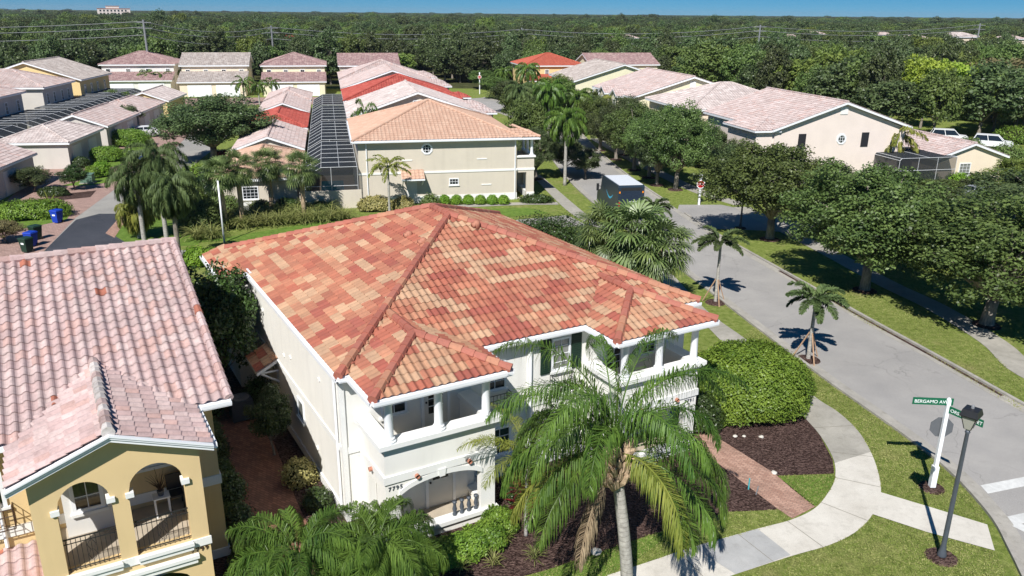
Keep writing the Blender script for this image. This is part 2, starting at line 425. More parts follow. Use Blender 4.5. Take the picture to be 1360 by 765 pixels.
def hip_polys(a0, a1, b0, b1, ze, k):
    dx, dy = a1-a0, b1-b0
    if dx <= dy:
        h = dx/2; m_ = (a0+a1)/2; zr = ze+k*h; r0 = (m_, b0+h, zr); r1 = (m_, b1-h, zr)
        A, B_, C_, D = (a0, b0, ze), (a1, b0, ze), (a1, b1, ze), (a0, b1, ze)
        return [[A, B_, r0], [B_, C_, r1, r0], [C_, D, r1], [D, A, r0, r1]], [(A, r0), (B_, r0), (C_, r1), (D, r1), (r0, r1)]
    h = dy/2; m_ = (b0+b1)/2; zr = ze+k*h; r0 = (a0+h, m_, zr); r1 = (a1-h, m_, zr)
    A, B_, C_, D = (a0, b0, ze), (a1, b0, ze), (a1, b1, ze), (a0, b1, ze)
    return [[A, B_, r1, r0], [B_, C_, r1], [C_, D, r0, r1], [D, A, r0]], [(A, r0), (D, r0), (B_, r1), (C_, r1), (r0, r1)]
def gable_polys(a0, a1, b0, b1, ze, k, axis='b'):
    if axis == 'b':
        m_ = (a0+a1)/2; zr = ze+k*(m_-a0)
        return [[(a0, b1, ze), (a0, b0, ze), (m_, b0, zr), (m_, b1, zr)], [(a1, b0, ze), (a1, b1, ze), (m_, b1, zr), (m_, b0, zr)]], [((m_, b0, zr), (m_, b1, zr))]
    m_ = (b0+b1)/2; zr = ze+k*(m_-b0)
    return [[(a0, b0, ze), (a1, b0, ze), (a1, m_, zr), (a0, m_, zr)], [(a1, b1, ze), (a0, b1, ze), (a0, m_, zr), (a1, m_, zr)]], [((a0, m_, zr), (a1, m_, zr))]
def roof(parent, fr, polys, ridges, tm, cm, fascia='white', deck=.17, name='roof', cr=.13, **kw):
    r = roof_obj(name, fr, polys, tm, parent, **kw)
    mb = MB()
    for q in polys: mb.deck(fr, q, -.02, -deck)
    obj('fascia', mb, M[fascia], r)
    if ridges: caps_obj('ridge_cap', [(fr.w(*a), fr.w(*b)) for a, b in ridges], cm, r, cr)
    return r

# ------------------------------------------------------------------ windows, doors, walls
class Face:
    "a wall face: s runs along the wall, o outwards"
    def __init__(s, fr, side, c): s.fr = fr; s.side = side; s.c = c
    def p(s, x, o, z):
        if s.side == 'front': return s.fr.w(x, s.c-o, z)
        if s.side == 'back': return s.fr.w(x, s.c+o, z)
        if s.side == 'left': return s.fr.w(s.c-o, x, z)
        return s.fr.w(s.c+o, x, z)
    def box(s, mb, x0, x1, o0, o1, z0, z1):
        return mb.hexa([s.p(x0, o1, z0), s.p(x1, o1, z0), s.p(x1, o0, z0), s.p(x0, o0, z0), s.p(x0, o1, z1), s.p(x1, o1, z1), s.p(x1, o0, z1), s.p(x0, o0, z1)])
def window(parent, fc, x0, x1, z0, z1, nx=2, nz=3, g='glass', fw=.07, name='window', fm='white', sill=True, part=None):
    mb = MB()
    fc.box(mb, x0, x1, .0, .05, z1-fw, z1); fc.box(mb, x0, x1, .0, .05, z0, z0+fw)
    fc.box(mb, x0, x0+fw, .0, .05, z0+fw, z1-fw); fc.box(mb, x1-fw, x1, .0, .05, z0+fw, z1-fw)
    mw = .022
    for i in range(1, nx):
        x = x0+(x1-x0)*i/nx; fc.box(mb, x-mw/2, x+mw/2, .012, .03, z0+fw, z1-fw)
    for i in range(1, nz):
        z = z0+(z1-z0)*i/nz; fc.box(mb, x0+fw, x1-fw, .013, .031, z-mw/2, z+mw/2)
    w = obj(name, mb, M[fm], parent)
    pn = MB(); fc.box(pn, x0+fw, x1-fw, .002, .012, z0+fw, z1-fw); obj('pane', pn, M[g], w)
    if sill:
        sm = MB(); fc.box(sm, x0-.06, x1+.06, .0, .1, z0-.09, z0-.003); obj('sill', sm, M['trim'], w)
    return w
def plain_box(name, parent, m, fc, *a):
    mb = MB(); fc.box(mb, *a); return obj(name, mb, m, parent)
def octagon(parent, fc, x, z, r, name='window'):
    def ring(r0, r1, o0, o1, mb):
        n = 8
        for i in range(n):
            a0 = math.pi/8+i*math.pi/4; a1 = a0+math.pi/4
            q = []
            for o in (o0, o1):
                for (rr, aa) in ((r0, a0), (r1, a0), (r1, a1), (r0, a1)): q.append(fc.p(x+rr*math.cos(aa), o, z+rr*math.sin(aa)))
            mb.hexa(q)
    mb = MB(); ring(r*.7, r, 0, .06, mb)
    for k in (-.24, .24):
        fc.box(mb, x+k*r-.015, x+k*r+.015, .012, .035, z-r*.68, z+r*.68); fc.box(mb, x-r*.68, x+r*.68, .013, .036, z+k*r-.015, z+k*r+.015)
    w = obj(name, mb, M['white'], parent)
    pn = MB(); ring(.01, r*.72, .002, .012, pn); obj('pane', pn, M['glass'], w)
    return w
def digits(parent, fc, x, z, h, txt, m, depth=.02, name='house_number', spacing=1.0):
    cu = bpy.data.curves.new('t', 'FONT'); cu.body = txt; cu.size = h*1.35; cu.extrude = depth/2; cu.space_character = spacing
    o = bpy.data.objects.new('t', cu); COL.objects.link(o); dg = bpy.context.evaluated_depsgraph_get(); dg.update()
    me = bpy.data.meshes.new_from_object(o.evaluated_get(dg)); bpy.data.objects.remove(o); bpy.data.curves.remove(cu)
    vs = [fc.p(x+v.co.x, v.co.z+depth/2+.003, z+v.co.y) for v in me.vertices]
    for v, q in zip(me.vertices, vs): v.co = q
    me.materials.clear()
    return fin(name, me, m, parent)
def arch_panel(mb, fc, x0, x1, z0, z1, o0, o1, openings, n=18):
    "a wall panel with arched openings: (xa, xb, zbottom, top function of x)"
    xs = {x0, x1}
    for xa, xb, zb, tf in openings:
        for i in range(n+1): xs.add(xa+(xb-xa)*i/n)
    xs = sorted(xs)
    for xa, xb in zip(xs[:-1], xs[1:]):
        mid = (xa+xb)/2; hit = None
        for op in openings:
            if op[0] < mid < op[1]: hit = op
        if hit is None: fc.box(mb, xa, xb, o0, o1, z0, z1)
        else:
            if hit[2] > z0: fc.box(mb, xa, xb, o0, o1, z0, hit[2])
            ta, tb = hit[3](xa), hit[3](xb)
            mb.hexa([fc.p(xa, o1, ta), fc.p(xb, o1, tb), fc.p(xb, o0, tb), fc.p(xa, o0, ta), fc.p(xa, o1, z1), fc.p(xb, o1, z1), fc.p(xb, o0, z1), fc.p(xa, o0, z1)])
    return mb
def gutter(parent, fr, p0, p1, out, name='gutter', r=.11):
    "open channel along an eave; out = outward direction in (a, b)"
    mb = MB(); oa, ob = out
    def q(p, o, z): return fr.w(p[0]+oa*o, p[1]+ob*o, p[2]+z)
    def bar(o0, o1, z0, z1):
        mb.hexa([q(p0, o0, z0), q(p1, o0, z0), q(p1, o1, z0), q(p0, o1, z0), q(p0, o0, z1), q(p1, o0, z1), q(p1, o1, z1), q(p0, o1, z1)])
    bar(.0, r, -.15, -.135); bar(r*.86, r+.012, -.134, -.03); bar(.0, .014, -.134, -.03); bar(r*.6, r*.99, -.17, -.151)
    return obj(name, mb, M['white'], parent)

# ================================================================== light and air
HAZE = 0.00009
w = bpy.data.worlds.new('World'); sc.world = w; w.use_nodes = True
nt = w.node_tree; bg = nt.nodes['Background']; sky = nt.nodes.new('ShaderNodeTexSky'); sky.sky_type = 'NISHITA'
SUN_AZ, SUN_EL = 197.5, 46.0
sky.sun_disc = False; sky.sun_elevation = rad(SUN_EL); sky.sun_rotation = rad(SUN_AZ); sky.altitude = 10; sky.air_density = .9; sky.dust_density = 0.0; sky.ozone_density = 1.6
tc = nt.nodes.new('ShaderNodeTexCoord'); va = nt.nodes.new('ShaderNodeVectorMath'); va.operation = 'MULTIPLY_ADD'; va.inputs[1].default_value = (1, 1, 1.4); va.inputs[2].default_value = (0, 0, .10)
vn = nt.nodes.new('ShaderNodeVectorMath'); vn.operation = 'NORMALIZE'; nt.links.new(tc.outputs['Generated'], va.inputs[0]); nt.links.new(va.outputs[0], vn.inputs[0]); nt.links.new(vn.outputs[0], sky.inputs[0])
hsn = nt.nodes.new('ShaderNodeHueSaturation'); hsn.inputs['Value'].default_value = 1.12; hsn.inputs['Saturation'].default_value = 1.75; hsn.inputs['Hue'].default_value = .5
nt.links.new(sky.outputs[0], hsn.inputs['Color']); nt.links.new(hsn.outputs[0], bg.inputs[0]); bg.inputs[1].default_value = .053
sl = bpy.data.lights.new('sun', 'SUN'); sl.energy = 5.0; sl.angle = rad(.5); sl.color = (1, .97, .93)
so = bpy.data.objects.new('sun', sl); COL.objects.link(so)
sdir = Vector((math.sin(rad(SUN_AZ))*math.cos(rad(SUN_EL)), math.cos(rad(SUN_AZ))*math.cos(rad(SUN_EL)), math.sin(rad(SUN_EL))))
so.rotation_euler = sdir.to_track_quat('Z', 'Y').to_euler(); so.location = (-20, -40, 60)
vs = sc.view_settings; vs.view_transform = 'Standard'; vs.look = 'None'; vs.gamma = 1; vs.use_curve_mapping = False; vs.exposure = .36

# ================================================================== the ground
def sheet(name, pts, z, m, label=None, flat=True):
    "pts: ground points; a flat sheet"
    bm = bmesh.new(); vv = [bm.verts.new((p[0], p[1], z)) for p in pts]; f = bm.faces.new(vv)
    bmesh.ops.triangulate(bm, faces=[f])
    for f in bm.faces:
        if f.normal.z < 0: f.normal_flip()
    me = bpy.data.meshes.new(name); bm.to_mesh(me); bm.free()
    return struct(fin(name, me, m))
def G(*px): return [tuple(P(x, y)[:2]) for x, y in px]
def smooth_line(pts, n=6):
    "Catmull-Rom through ground points"
    pts = [np.array(p) for p in pts]; q = [2*pts[0]-pts[1]]+pts+[2*pts[-1]-pts[-2]]; out = []
    for i in range(1, len(q)-2):
        for j in range(n):
            t = j/n
            out.append(.5*((2*q[i])+(-q[i-1]+q[i+1])*t+(2*q[i-1]-5*q[i]+4*q[i+1]-q[i+2])*t*t+(-q[i-1]+3*q[i]-3*q[i+1]+q[i+2])*t**3))
    out.append(pts[-1]); return [tuple(o) for o in out]
def offs(pts, d):
    out = []
    for i, p in enumerate(pts):
        a = np.array(pts[max(i-1, 0)]); b = np.array(pts[min(i+1, len(pts)-1)]); t = (b-a)/np.linalg.norm(b-a)
        out.append((p[0]-t[1]*d, p[1]+t[0]*d))
    return out
def ribbon(name, pts, d0, d1, z0, z1, m):
    "strip between two offsets of a line; z1 > z0 makes it a raised kerb"
    L_, R_ = offs(pts, d0), offs(pts, d1); mb = MB()
    for i in range(len(pts)-1):
        mb.hexa([L_[i]+(z0,), L_[i+1]+(z0,), R_[i+1]+(z0,), R_[i]+(z0,), L_[i]+(z1,), L_[i+1]+(z1,), R_[i+1]+(z1,), R_[i]+(z1,)])
    return struct(obj(name, mb, m))
sheet('ground', [(-9000, -300), (9000, -300), (9000, 14000), (-9000, 14000)], -.02, M['woodfloor'])
sheet('lawn', [(-80, 5), (110, 5), (110, 185), (-110, 185), (-110, 60)], -.006, M['lawn'])

# street
Lk = smooth_line([(13.9, 13.0), (15.1, 18.6), (15.9, 21.6), (16.35, 23.6), (16.4, 26.4), (16.0, 28.9), (15.35, 31.6), (14.6, 34.7), (13.2, 41.5), (11.4, 50.6), (9.3, 60.5), (7.4, 70.2), (5.9, 80.0), (4.9, 90.0), (4.1, 100.1), (2.5, 118), (-2, 138), (-12, 160)])
Rk = smooth_line([(25.6, 12.0), (24.6, 20.0), (23.4, 27.0), (22.2, 32.0), (21.0, 37.3), (19.75, 42.4), (18.5, 48.0), (16.95, 54.7), (15.5, 61.2), (14.3, 68.6), (13.0, 76.7), (11.9, 84.3), (11.0, 92.4), (10.2, 102.3), (8.8, 121), (4.5, 143), (-6, 165)])
sheet('street', Lk+Rk[::-1], .004, M['asphalt'])
sheet('cross_street', [(13.9, 13.0), (15.1, 18.6), (15.9, 21.6), (16.35, 23.6), (17.5, 26.0), (21.5, 29.5), (24, 24), (45, 27), (60, 20), (60, 5), (13, 5)], .008, M['asphalt'])
ribbon('left_gutter', Lk, -.45, 0.0, .0, .016, M['gutter'])
ribbon('left_kerb', Lk, 0.0, .17, .0, .11, M['gutter'])
ribbon('right_gutter', Rk[14:], 0.0, .5, .0, .016, M['gutter'])
ribbon('right_kerb', Rk[14:54], -.17, 0.0, .0, .11, M['gutter'])
ribbon('gutter_litter_and_shade', Rk[19:40], .02, .2, .016, .022, M['mulch'])  # dark strip: leaf litter, with the kerb shadow put into its colour
ribbon('far_right_kerb', Rk[56:], -.17, 0.0, .0, .11, M['gutter'])
# crossing
sheet('crossing_line', G((1302, 645), (1420, 622), (1420, 634), (1312, 656)), .014, M['paint'])
sheet('crossing_line', G((1331, 688), (1420, 668), (1420, 680), (1341, 700)), .014, M['paint'])
sheet('stop_bar', G((1344, 699), (1356, 696), (1430, 730), (1430, 742)), .018, M['paint'])
# side road on the right
sheet('side_road', G((897, 287), (902, 272), (958, 272), (1010, 283), (1100, 296), (1160, 300), (1160, 312), (1040, 308), (985, 305), (940, 304)), .006, M['asphalt'])
# walks
Wl = smooth_line(G((806, 765), (870, 744), (920, 727), (1006.6, 702.7), (1051.7, 690.6), (1083, 675), (1101, 653), (1109, 635), (1107, 611), (1090, 580), (1069, 555.5), (1030, 512), (990, 480), (964, 459), (937, 432), (900, 397), (869, 363), (830, 330), (790, 303), (751, 278), (707, 234)))
Wr = smooth_line(G((850, 800), (915, 785), (972, 765), (1051.7, 739), (1100, 725), (1135, 708), (1159, 683.6), (1170, 654), (1162, 614), (1142, 576), (1114, 548.5), (1085, 529.5), (1050, 500), (1020, 475), (988, 449), (954, 425), (925, 400), (893, 365), (852, 331), (812, 305), (774, 281), (717, 232)))
n_ = 48
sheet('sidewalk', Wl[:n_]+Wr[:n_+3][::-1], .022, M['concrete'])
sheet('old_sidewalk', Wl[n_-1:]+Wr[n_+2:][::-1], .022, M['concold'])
sheet('crossing_ramp', G((1168, 654), (1238, 675), (1311, 697.5), (1321, 732), (1230, 707), (1157, 683)), .026, M['concrete'])
sheet('sidewalk_patch', G((920, 727.5), (1006, 703), (1050, 738), (977, 763.5)), .027, M['patch'])
jm = MB()
acc_ = 0.0
for k in range(3, len(Wl)-4):
    acc_ += math.hypot(Wl[k][0]-Wl[k-1][0], Wl[k][1]-Wl[k-1][1])
    if acc_ < 1.9: continue
    acc_ = 0.0
    a = np.array(Wl[k]); j = min(len(Wr)-1, int(round(k*len(Wr)/len(Wl)))); 
    j = min(range(len(Wr)), key=lambda q: np.hypot(Wr[q][0]-a[0], Wr[q][1]-a[1])); b = np.array(Wr[j]); d = (b-a); t = np.array([-d[1], d[0]])/np.linalg.norm(d)*.011
    jm.add([(*(a-t), .030), (*(b-t), .030), (*(b+t), .030), (*(a+t), .030)], [(0, 1, 2, 3)])
struct(obj('sidewalk_joints', jm, M['joint']))
Rw = smooth_line(G((1420, 522), (1358, 490), (1320, 455), (1243, 408), (1178, 377), (1104, 337), (1040, 304), (1010, 290), (985, 275)), 5)
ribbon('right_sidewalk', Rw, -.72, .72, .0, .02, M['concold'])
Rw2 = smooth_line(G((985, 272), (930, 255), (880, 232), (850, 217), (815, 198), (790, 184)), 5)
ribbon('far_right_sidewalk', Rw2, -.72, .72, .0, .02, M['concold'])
# beds and lawns by the red roofed house
sheet('mulch_bed', G((941, 574), (960, 500), (1000, 490), (1040, 520), (1069, 553), (1090, 580), (1106, 611), (1108, 629), (1033, 632), (1027, 628)), .006, M['mulch'])
sheet('front_mulch_bed', G((520, 800), (660, 775), (726, 757), (788, 736), (850, 715), (912, 695), (968, 680), (1034, 677), (954, 616), (930, 585), (860, 560), (650, 560), (460, 640), (420, 700)), .006, M['mulch'])
sheet('brick_path', G((927, 567), (941, 574), (1027, 628), (1083, 673), (1052, 689), (1034, 677), (954, 616), (905, 582), (900, 560)), .012, M['pavers'])
sheet('lawn_patch', G((1033, 633), (1107, 631), (1108, 637), (1100, 653), (1082, 673), (1060, 656)), .012, M['greenlawn'])
sheet('lawn_strip', G((760, 800), (640, 790), (726, 758), (788, 737), (850, 716), (912, 696), (850, 740), (806, 765)), .012, M['greenlawn'])
sheet('narrow_bed', [FA.w(-4.2, -4)[:2], FA.w(1.2, -4)[:2], FA.w(1.2, 20)[:2], FA.w(-4.2, 20)[:2]], .004, M['mulch'])
sheet('brick_walk', G((282, 545), (330, 525), (350, 552), (394, 666), (440, 760), (350, 775), (328, 685)), .014, M['paverd'])
# alley and driveways at the left
sheet('back_alley', [(-31.5, 53.4), (-28.6, 55.6), (-22.1, 54.8), (-12, 58.2), (0.4, 64.6), (4.6, 66.4), (6.0, 62.9), (2.5, 61.8), (-3, 58.4), (-12, 53.2), (-22, 51.2), (-33, 48)], .006, M['alleyconc'])
sheet('alley', G((160, 246), (192, 238), (161, 284), (150, 318), (180, 330), (190, 380), (20, 380), (64, 328), (100, 290)), .010, M['alleyconc'])
sheet('dark_alley_surface', G((101, 292), (132, 284), (161, 284), (150, 312), (180, 330), (190, 380), (20, 380), (64, 328)), .014, M['newasphalt'])
sheet('brick_edging', G((140, 310), (163, 284), (170, 288), (152, 316)), .018, M['pavers'])
sheet('paved_driveways', G((-30, 300), (60, 222), (125, 190), (250, 160), (290, 168), (200, 236), (160, 246), (100, 290), (64, 328), (20, 372), (-80, 372)), .004, M['paverl'])
sheet('upper_lane', G((190, 240), (215, 215), (250, 180), (310, 150), (340, 150), (300, 185), (250, 225), (225, 250)), .010, M['alleyconc'])
sheet('planting_strip', G((-20, 300), (62, 286), (95, 282), (88, 292), (40, 302), (-20, 312)), .010, M['greenlawn'])
sheet('planting_strip', G((60, 263), (90, 257), (128, 253), (120, 262), (80, 266)), .010, M['mulch'])
sheet('planting_strip', G((80, 247), (108, 240), (160, 230), (158, 240), (120, 246)), .010, M['greenlawn'])
sheet('planting_strip', G((110, 220), (160, 198), (205, 192), (200, 205), (150, 222)), .010, M['greenlawn'])
sheet('planting_strip', G((155, 318), (150, 300), (163, 288), (210, 290), (250, 300), (300, 305), (258, 326), (190, 330)), .012, M['greenlawn'])
sheet('side_lawn', G((260, 322), (440, 292), (570, 280), (700, 276), (730, 283), (700, 286), (560, 297), (380, 316)), .012, M['greenlawn'])
sheet('house_walk', G((590, 273), (700, 268.5), (740, 268.5), (742, 272), (700, 272), (592, 276.5)), .016, M['concold'])
sheet('far_driveways', [FB.w(-34, 84)[:2], FB.w(20, 84)[:2], FB.w(20, 98)[:2], FB.w(-34, 98)[:2]], .004, M['paverl'])

# ================================================================== the red roofed house
ZE = 5.4
def column(parent, c, r, z0, z1, m='white'):
    mb = MB(); mb.lathe((c[0], c[1], 0), [(r*1.55, z0), (r*1.55, z0+.07), (r*1.3, z0+.09), (r*1.3, z0+.15), (r*1.02, z0+.19), (r, z0+.24), (r*.92, z1-.2), (r*1.2, z1-.15), (r*1.25, z1-.06), (r*1.5, z1-.05), (r*1.5, z1)], 16)
    o = obj('column', mb, M[m], parent, True)
    try: o.data.set_sharp_from_angle(angle=rad(40))
    except Exception: pass
    return o
H = thing('house', 'white stucco two storey house with a blended red and tan clay tile roof', 'house', FA.w(7, 7, 0))
mb = MB(); mb.box(FA, .14, 14.25, .35, 16.0, -.3, 5.22); mb.box(FA, -.65, .13, 12.4, 16.6, -.3, 4.75); obj('wall', mb, M['stwhite'], H)
mb = MB(); mb.box(FA, .10, 14.29, .31, 16.04, 2.5, 2.72); mb.box(FA, .09, 14.3, .30, 16.05, 0, .35)
for a, b in ((.11, .31), (7.0, .31)): mb.box(FA, a-.02, a+.14, b-.02, b+.1, .35, 5.2)
obj('string_course', mb, M['trim'], H)
polys, ridges = hip_polys(0, 14.6, 0, 16.3, ZE, .37)
R_ = roof(H, FA, polys, ridges, T['main'], T['maincap'], cr=.15)
zb = ZE-.37
pb_ = [[(-1.0, 17.0, zb), (-1.0, 12.15, zb), (.05, 12.15, ZE+.02), (.05, 17.0, ZE+.02)]]
roof(H, FA, pb_, [], T['main'], T['maincap'])
gutter(H, FA, (-1.0, 12.15, zb), (-1.0, 17.0, zb), (-1, 0))
gutter(H, FA, (0, 0, ZE), (0, 12.1, ZE), (-1, 0)); gutter(H, FA, (0, 0, ZE), (.35, 0, ZE), (0, -1)); gutter(H, FA, (5.05, 0, ZE), (9.2, 0, ZE), (0, -1)); gutter(H, FA, (13.9, 0, ZE), (14.6, 0, ZE), (0, -1))
mb = MB(); mb.box(FA, .02, .1, 11.6, 12.3, ZE+.02, ZE+.1); obj('roof_flashing', mb, M['white'], H)
# roof vents
def vent(x, y, side, k):
    z = 7.2
    for _ in range(30):
        c = P(x, y, z); q_ = (c[:2]-FA.o)@FA.u; z = .5*z+.5*(ZE+.37*(q_ if side == 'l' else 14.6-q_))
    c = P(x, y, z); z += .04; mb = MB(); d = np.array([FA.u, FA.v])
    q = [(c[0], c[1], z-.12), (c[0], c[1], z+.02), (c[0], c[1], z+.14)]
    mb.lathe((c[0], c[1], z), [(.15, -.2), (.15, .04), (.13, .11), (.06, .16)], 12)
    mb.box(Fr((c[0], c[1]), 60), -.2, .0, -.12, .12, z-.1, z+.07)
    obj('roof_vent', mb, M['terra'], R_, True)
for k, (x, y, z) in enumerate([(543, 313, 'l'), (562, 322, 'l'), (633, 299, 'r'), (655, 305, 'r')]): vent(x, y, z, k)

def porch(a0, a1, bf, oa0, oa1, num, scup, cols, left_open, seedn):
    fc = Face(FA, 'front', bf); mb = MB()
    mid = (oa0+oa1)/2; half = (oa1-oa0)/2
    top = lambda x: 1.72+.46*math.sqrt(max(0, 1-((x-mid)/half)**2*.92))
    arch_panel(mb, fc, a0, a1, -.35, 3.5, -.26, 0, [(oa0, oa1, .42, top)])
    for side, c in (('left', a0), ('right', a1)):
        f2 = Face(FA, side, c); arch_panel(mb, f2, bf+.26, .35, -.35, 3.5, -.24, 0, [(bf+.55, -.25, .42, lambda x: 2.0)])
    obj('porch_wall', mb, M['stwhite'], H)
    mb = MB(); mb.box(FA, a0+.24, a1-.24, bf+.26, .35, -.3, .06); obj('porch_floor', mb, M['floor'], H)
    mb = MB(); mb.box(FA, a0+.24, a1-.24, bf+.26, .35, 2.5, 2.72); obj('balcony_floor', mb, M['floor'], H)
    # caps and bands
    def band(z0, z1, o, extra=.0):
        fc.box(mb, a0-o, a1+o, -.0-extra, o, z0, z1)
        mb.box(FA, a0-o, a0+.0+extra, bf+.0+extra, .31, z0, z1); mb.box(FA, a1-.0-extra, a1+o, bf+.0+extra, .31, z0, z1)
    mb = MB(); band(3.5, 3.56, .09, .26); band(3.56, 3.62, .14, .30); band(3.62, 3.78, .2, .34); obj('parapet_cap', mb, M['trim'], H)
    mb = MB(); band(2.36, 2.62, .05); obj('porch_band', mb, M['trim'], H); mb = MB(); band(.30, .44, .1, .3); obj('porch_sill', mb, M['trim'], H)
    # arch surround
    mb = MB(); n = 22
    for i in range(n):
        xa = oa0-.04+(oa1-oa0+.08)*i/n; xb = oa0-.04+(oa1-oa0+.08)*(i+1)/n; cl = lambda x: min(max(x, oa0), oa1)
        mb.hexa([fc.p(xa, .045, top(cl(xa))), fc.p(xb, .045, top(cl(xb))), fc.p(xb, .0, top(cl(xb))), fc.p(xa, .0, top(cl(xa))),
                 fc.p(xa, .045, top(cl(xa))+.17), fc.p(xb, .045, top(cl(xb))+.17), fc.p(xb, .0, top(cl(xb))+.17), fc.p(xa, .0, top(cl(xa))+.17)])
    mb.hexa([fc.p(mid-.09, .08, top(mid)-.03), fc.p(mid+.09, .08, top(mid)-.03), fc.p(mid+.09, 0, top(mid)-.03), fc.p(mid-.09, 0, top(mid)-.03),
             fc.p(mid-.14, .08, top(mid)+.24), fc.p(mid+.14, .08, top(mid)+.24), fc.p(mid+.14, 0, top(mid)+.24), fc.p(mid-.14, 0, top(mid)+.24)])
    obj('arch_surround', mb, M['trim'], H)
    for x, side in scup:
        f2 = fc if side == 'front' else Face(FA, 'left', a0)
        mb = MB(); mb.tube([f2.p(x, 0, 2.42), f2.p(x, .15, 2.41)], [.075, .075], 12, cap=False); mb.tube([f2.p(x, .0, 2.42), f2.p(x, .14, 2.41)], [.06, .06], 12, cap=False)
        o = obj('drain_spout', mb, M['terra'], H, True)
        mb = MB(); mb.tube([f2.p(x, .05, 2.41), f2.p(x, .06, 2.41)], [.06, .06], 12); obj('spout_opening', mb, M['dark'], o)
    for x in cols: column(H, FA.w(x, bf+.02), .14, 3.78, 5.2)
    for x in ((oa1-.12, oa1-.38, oa1-.64, oa1-.90) if seedn == 0 else ()):
        c = FA.w(x, bf+.13); mb = MB(); mb.lathe((c[0], c[1], 0), [(.075, .42), (.075, .5), (.045, .53), (.08, .66), (.05, .80), (.045, .86), (.075, .9), (.075, .96)], 10); obj('baluster', mb, M['greypost'], H, True)  # dark grey carries the shade the balusters stand in
    digits(H, fc, num[1], num[2], .15, num[0], M['greypost'], spacing=1.25)
    # porch roof
    pa, pb2 = a0-.38, a1+.42; bo = bf-.3; m_ = (pa+pb2)/2; hw = (pb2-pa)/2; zr = ZE+.37*hw; br = bo+hw; bback = zr/.37-ZE/.37
    pol = [[(pa, bo, ZE), (pb2, bo, ZE), (m_, br, zr)], [(pa, bback, ZE), (pa, bo, ZE), (m_, br, zr), (m_, bback+.3, zr)], [(pb2, bo, ZE), (pb2, bback, ZE), (m_, bback+.3, zr), (m_, br, zr)]]
    # side slopes are cut along the valleys where they meet the main slope
    pol[1] = [(pa, .0, ZE), (pa, bo, ZE), (m_, br, zr), (m_, bback, zr)]
    pol[2] = [(pb2, bo, ZE), (pb2, .0, ZE), (m_, bback, zr), (m_, br, zr)]
    r = roof_obj('porch_roof', FA, pol, T['main'], H)
    mb = MB(); mb.deck(FA, [(pa, bo, ZE), (pb2, bo, ZE), (pb2, .34, ZE), (pa, .34, ZE)], -.03, -.18)
    for q in pol: mb.deck(FA, q, -.02, -.1)
    obj('fascia', mb, M['white'], r)
    caps_obj('ridge_cap', [(FA.w(pa, bo, ZE), FA.w(m_, br, zr)), (FA.w(pb2, bo, ZE), FA.w(m_, br, zr)), (FA.w(m_, br, zr), FA.w(m_, bback, zr))], T['maincap'], r, .15)
    gutter(H, FA, (pa, bo, ZE), (pb2, bo, ZE), (0, -1)); gutter(H, FA, (pa, bo, ZE), (pa, .0, ZE), (-1, 0)); gutter(H, FA, (pb2, bo, ZE), (pb2, .0, ZE), (1, 0))
porch(.72, 4.52, -1.75, 1.2, 4.0, ('7795', .80, 2.10), [(1.74, 'front'), (3.55, 'front'), (-.75, 'left')], [.92, 2.55, 4.2], True, 0)
porch(9.55, 13.3, -1.6, 9.95, 12.75, ('7791', 12.72, 2.12), [(12.28, 'front'), (10.6, 'front')], [9.8, 11.35, 13.0], True, 1)
ff = Face(FA, 'front', .35)
window(H, ff, 1.45, 2.35, 3.5, 4.6, 2, 3)
window(H, ff, 5.2, 6.1, 3.5, 4.55, 2, 3)
def door(fc, x0, x1, z0, z1, glz=.75, nx=2, nz=5):
    d = plain_box('door', H, M['door'], fc, x0, x1, 0, .05, z0, z1)
    mb = MB(); fc.box(mb, x0-.1, x0-.002, 0, .08, z0, z1+.1); fc.box(mb, x1+.002, x1+.1, 0, .08, z0, z1+.1); fc.box(mb, x0-.002, x1+.002, 0, .08, z1+.002, z1+.1); obj('door_frame', mb, M['white'], d)
    mb = MB(); fc.box(mb, x0+.16, x1-.16, .051, .056, z1-(z1-z0)*glz, z1-.14); obj('pane', mb, M['glass'], d)
    mb = MB(); xx = (x0+x1)/2; fc.box(mb, xx-.012, xx+.012, .057, .07, z1-(z1-z0)*glz, z1-.14)
    for i in range(1, nz):
        zz = z1-(z1-z0)*glz+((z1-z0)*glz-.14)*i/nz; fc.box(mb, x0+.16, x1-.16, .058, .071, zz-.012, zz+.012)
    obj('muntins', mb, M['white'], d)
    mb = MB(); c = fc.p(x0+.07, .09, (z0+z1)/2-.05); mb.lathe(c, [(.01, -.04), (.035, -.02), (.035, .02), (.01, .04)], 8); obj('handle', mb, M['dark'], d)
door(ff, 2.95, 3.8, 2.73, 4.75)
fl = Face(FA, 'front', -.28)
mb = MB(); mb.box(FA, .98, 4.26, -.28, .34, .061, 2.49); obj('porch_back_wall', mb, M['stwhite'], H)
door(fl, 2.75, 3.65, .062, 2.1, .5, 2, 3)
door(ff, 10.6, 11.5, .062, 2.1, .5, 2, 3); door(ff, 10.3, 11.2, 2.73, 4.75)
window(H, ff, 12.0, 12.8, 3.5, 4.6, 2, 3); window(H, ff, 12.0, 12.8, .9, 2.0, 2, 3)
window(H, ff, 5.4, 6.3, .9, 2.0, 2, 3, 'glassg'); window(H, ff, 7.9, 8.8, .8, 2.1, 2, 3)
window(H, ff, 7.98, 8.78, 3.7, 4.95, 2, 4, 'glassl')
for x0 in (7.52, 8.84):
    mb = MB(); ff.box(mb, x0, x0+.42, 0, .05, 3.66, 5.0)
    for i in range(16): ff.box(mb, x0+.05, x0+.37, .05, .065, 3.72+i*.078, 3.765+i*.078)
    obj('shutter', mb, M['shutter'], H)
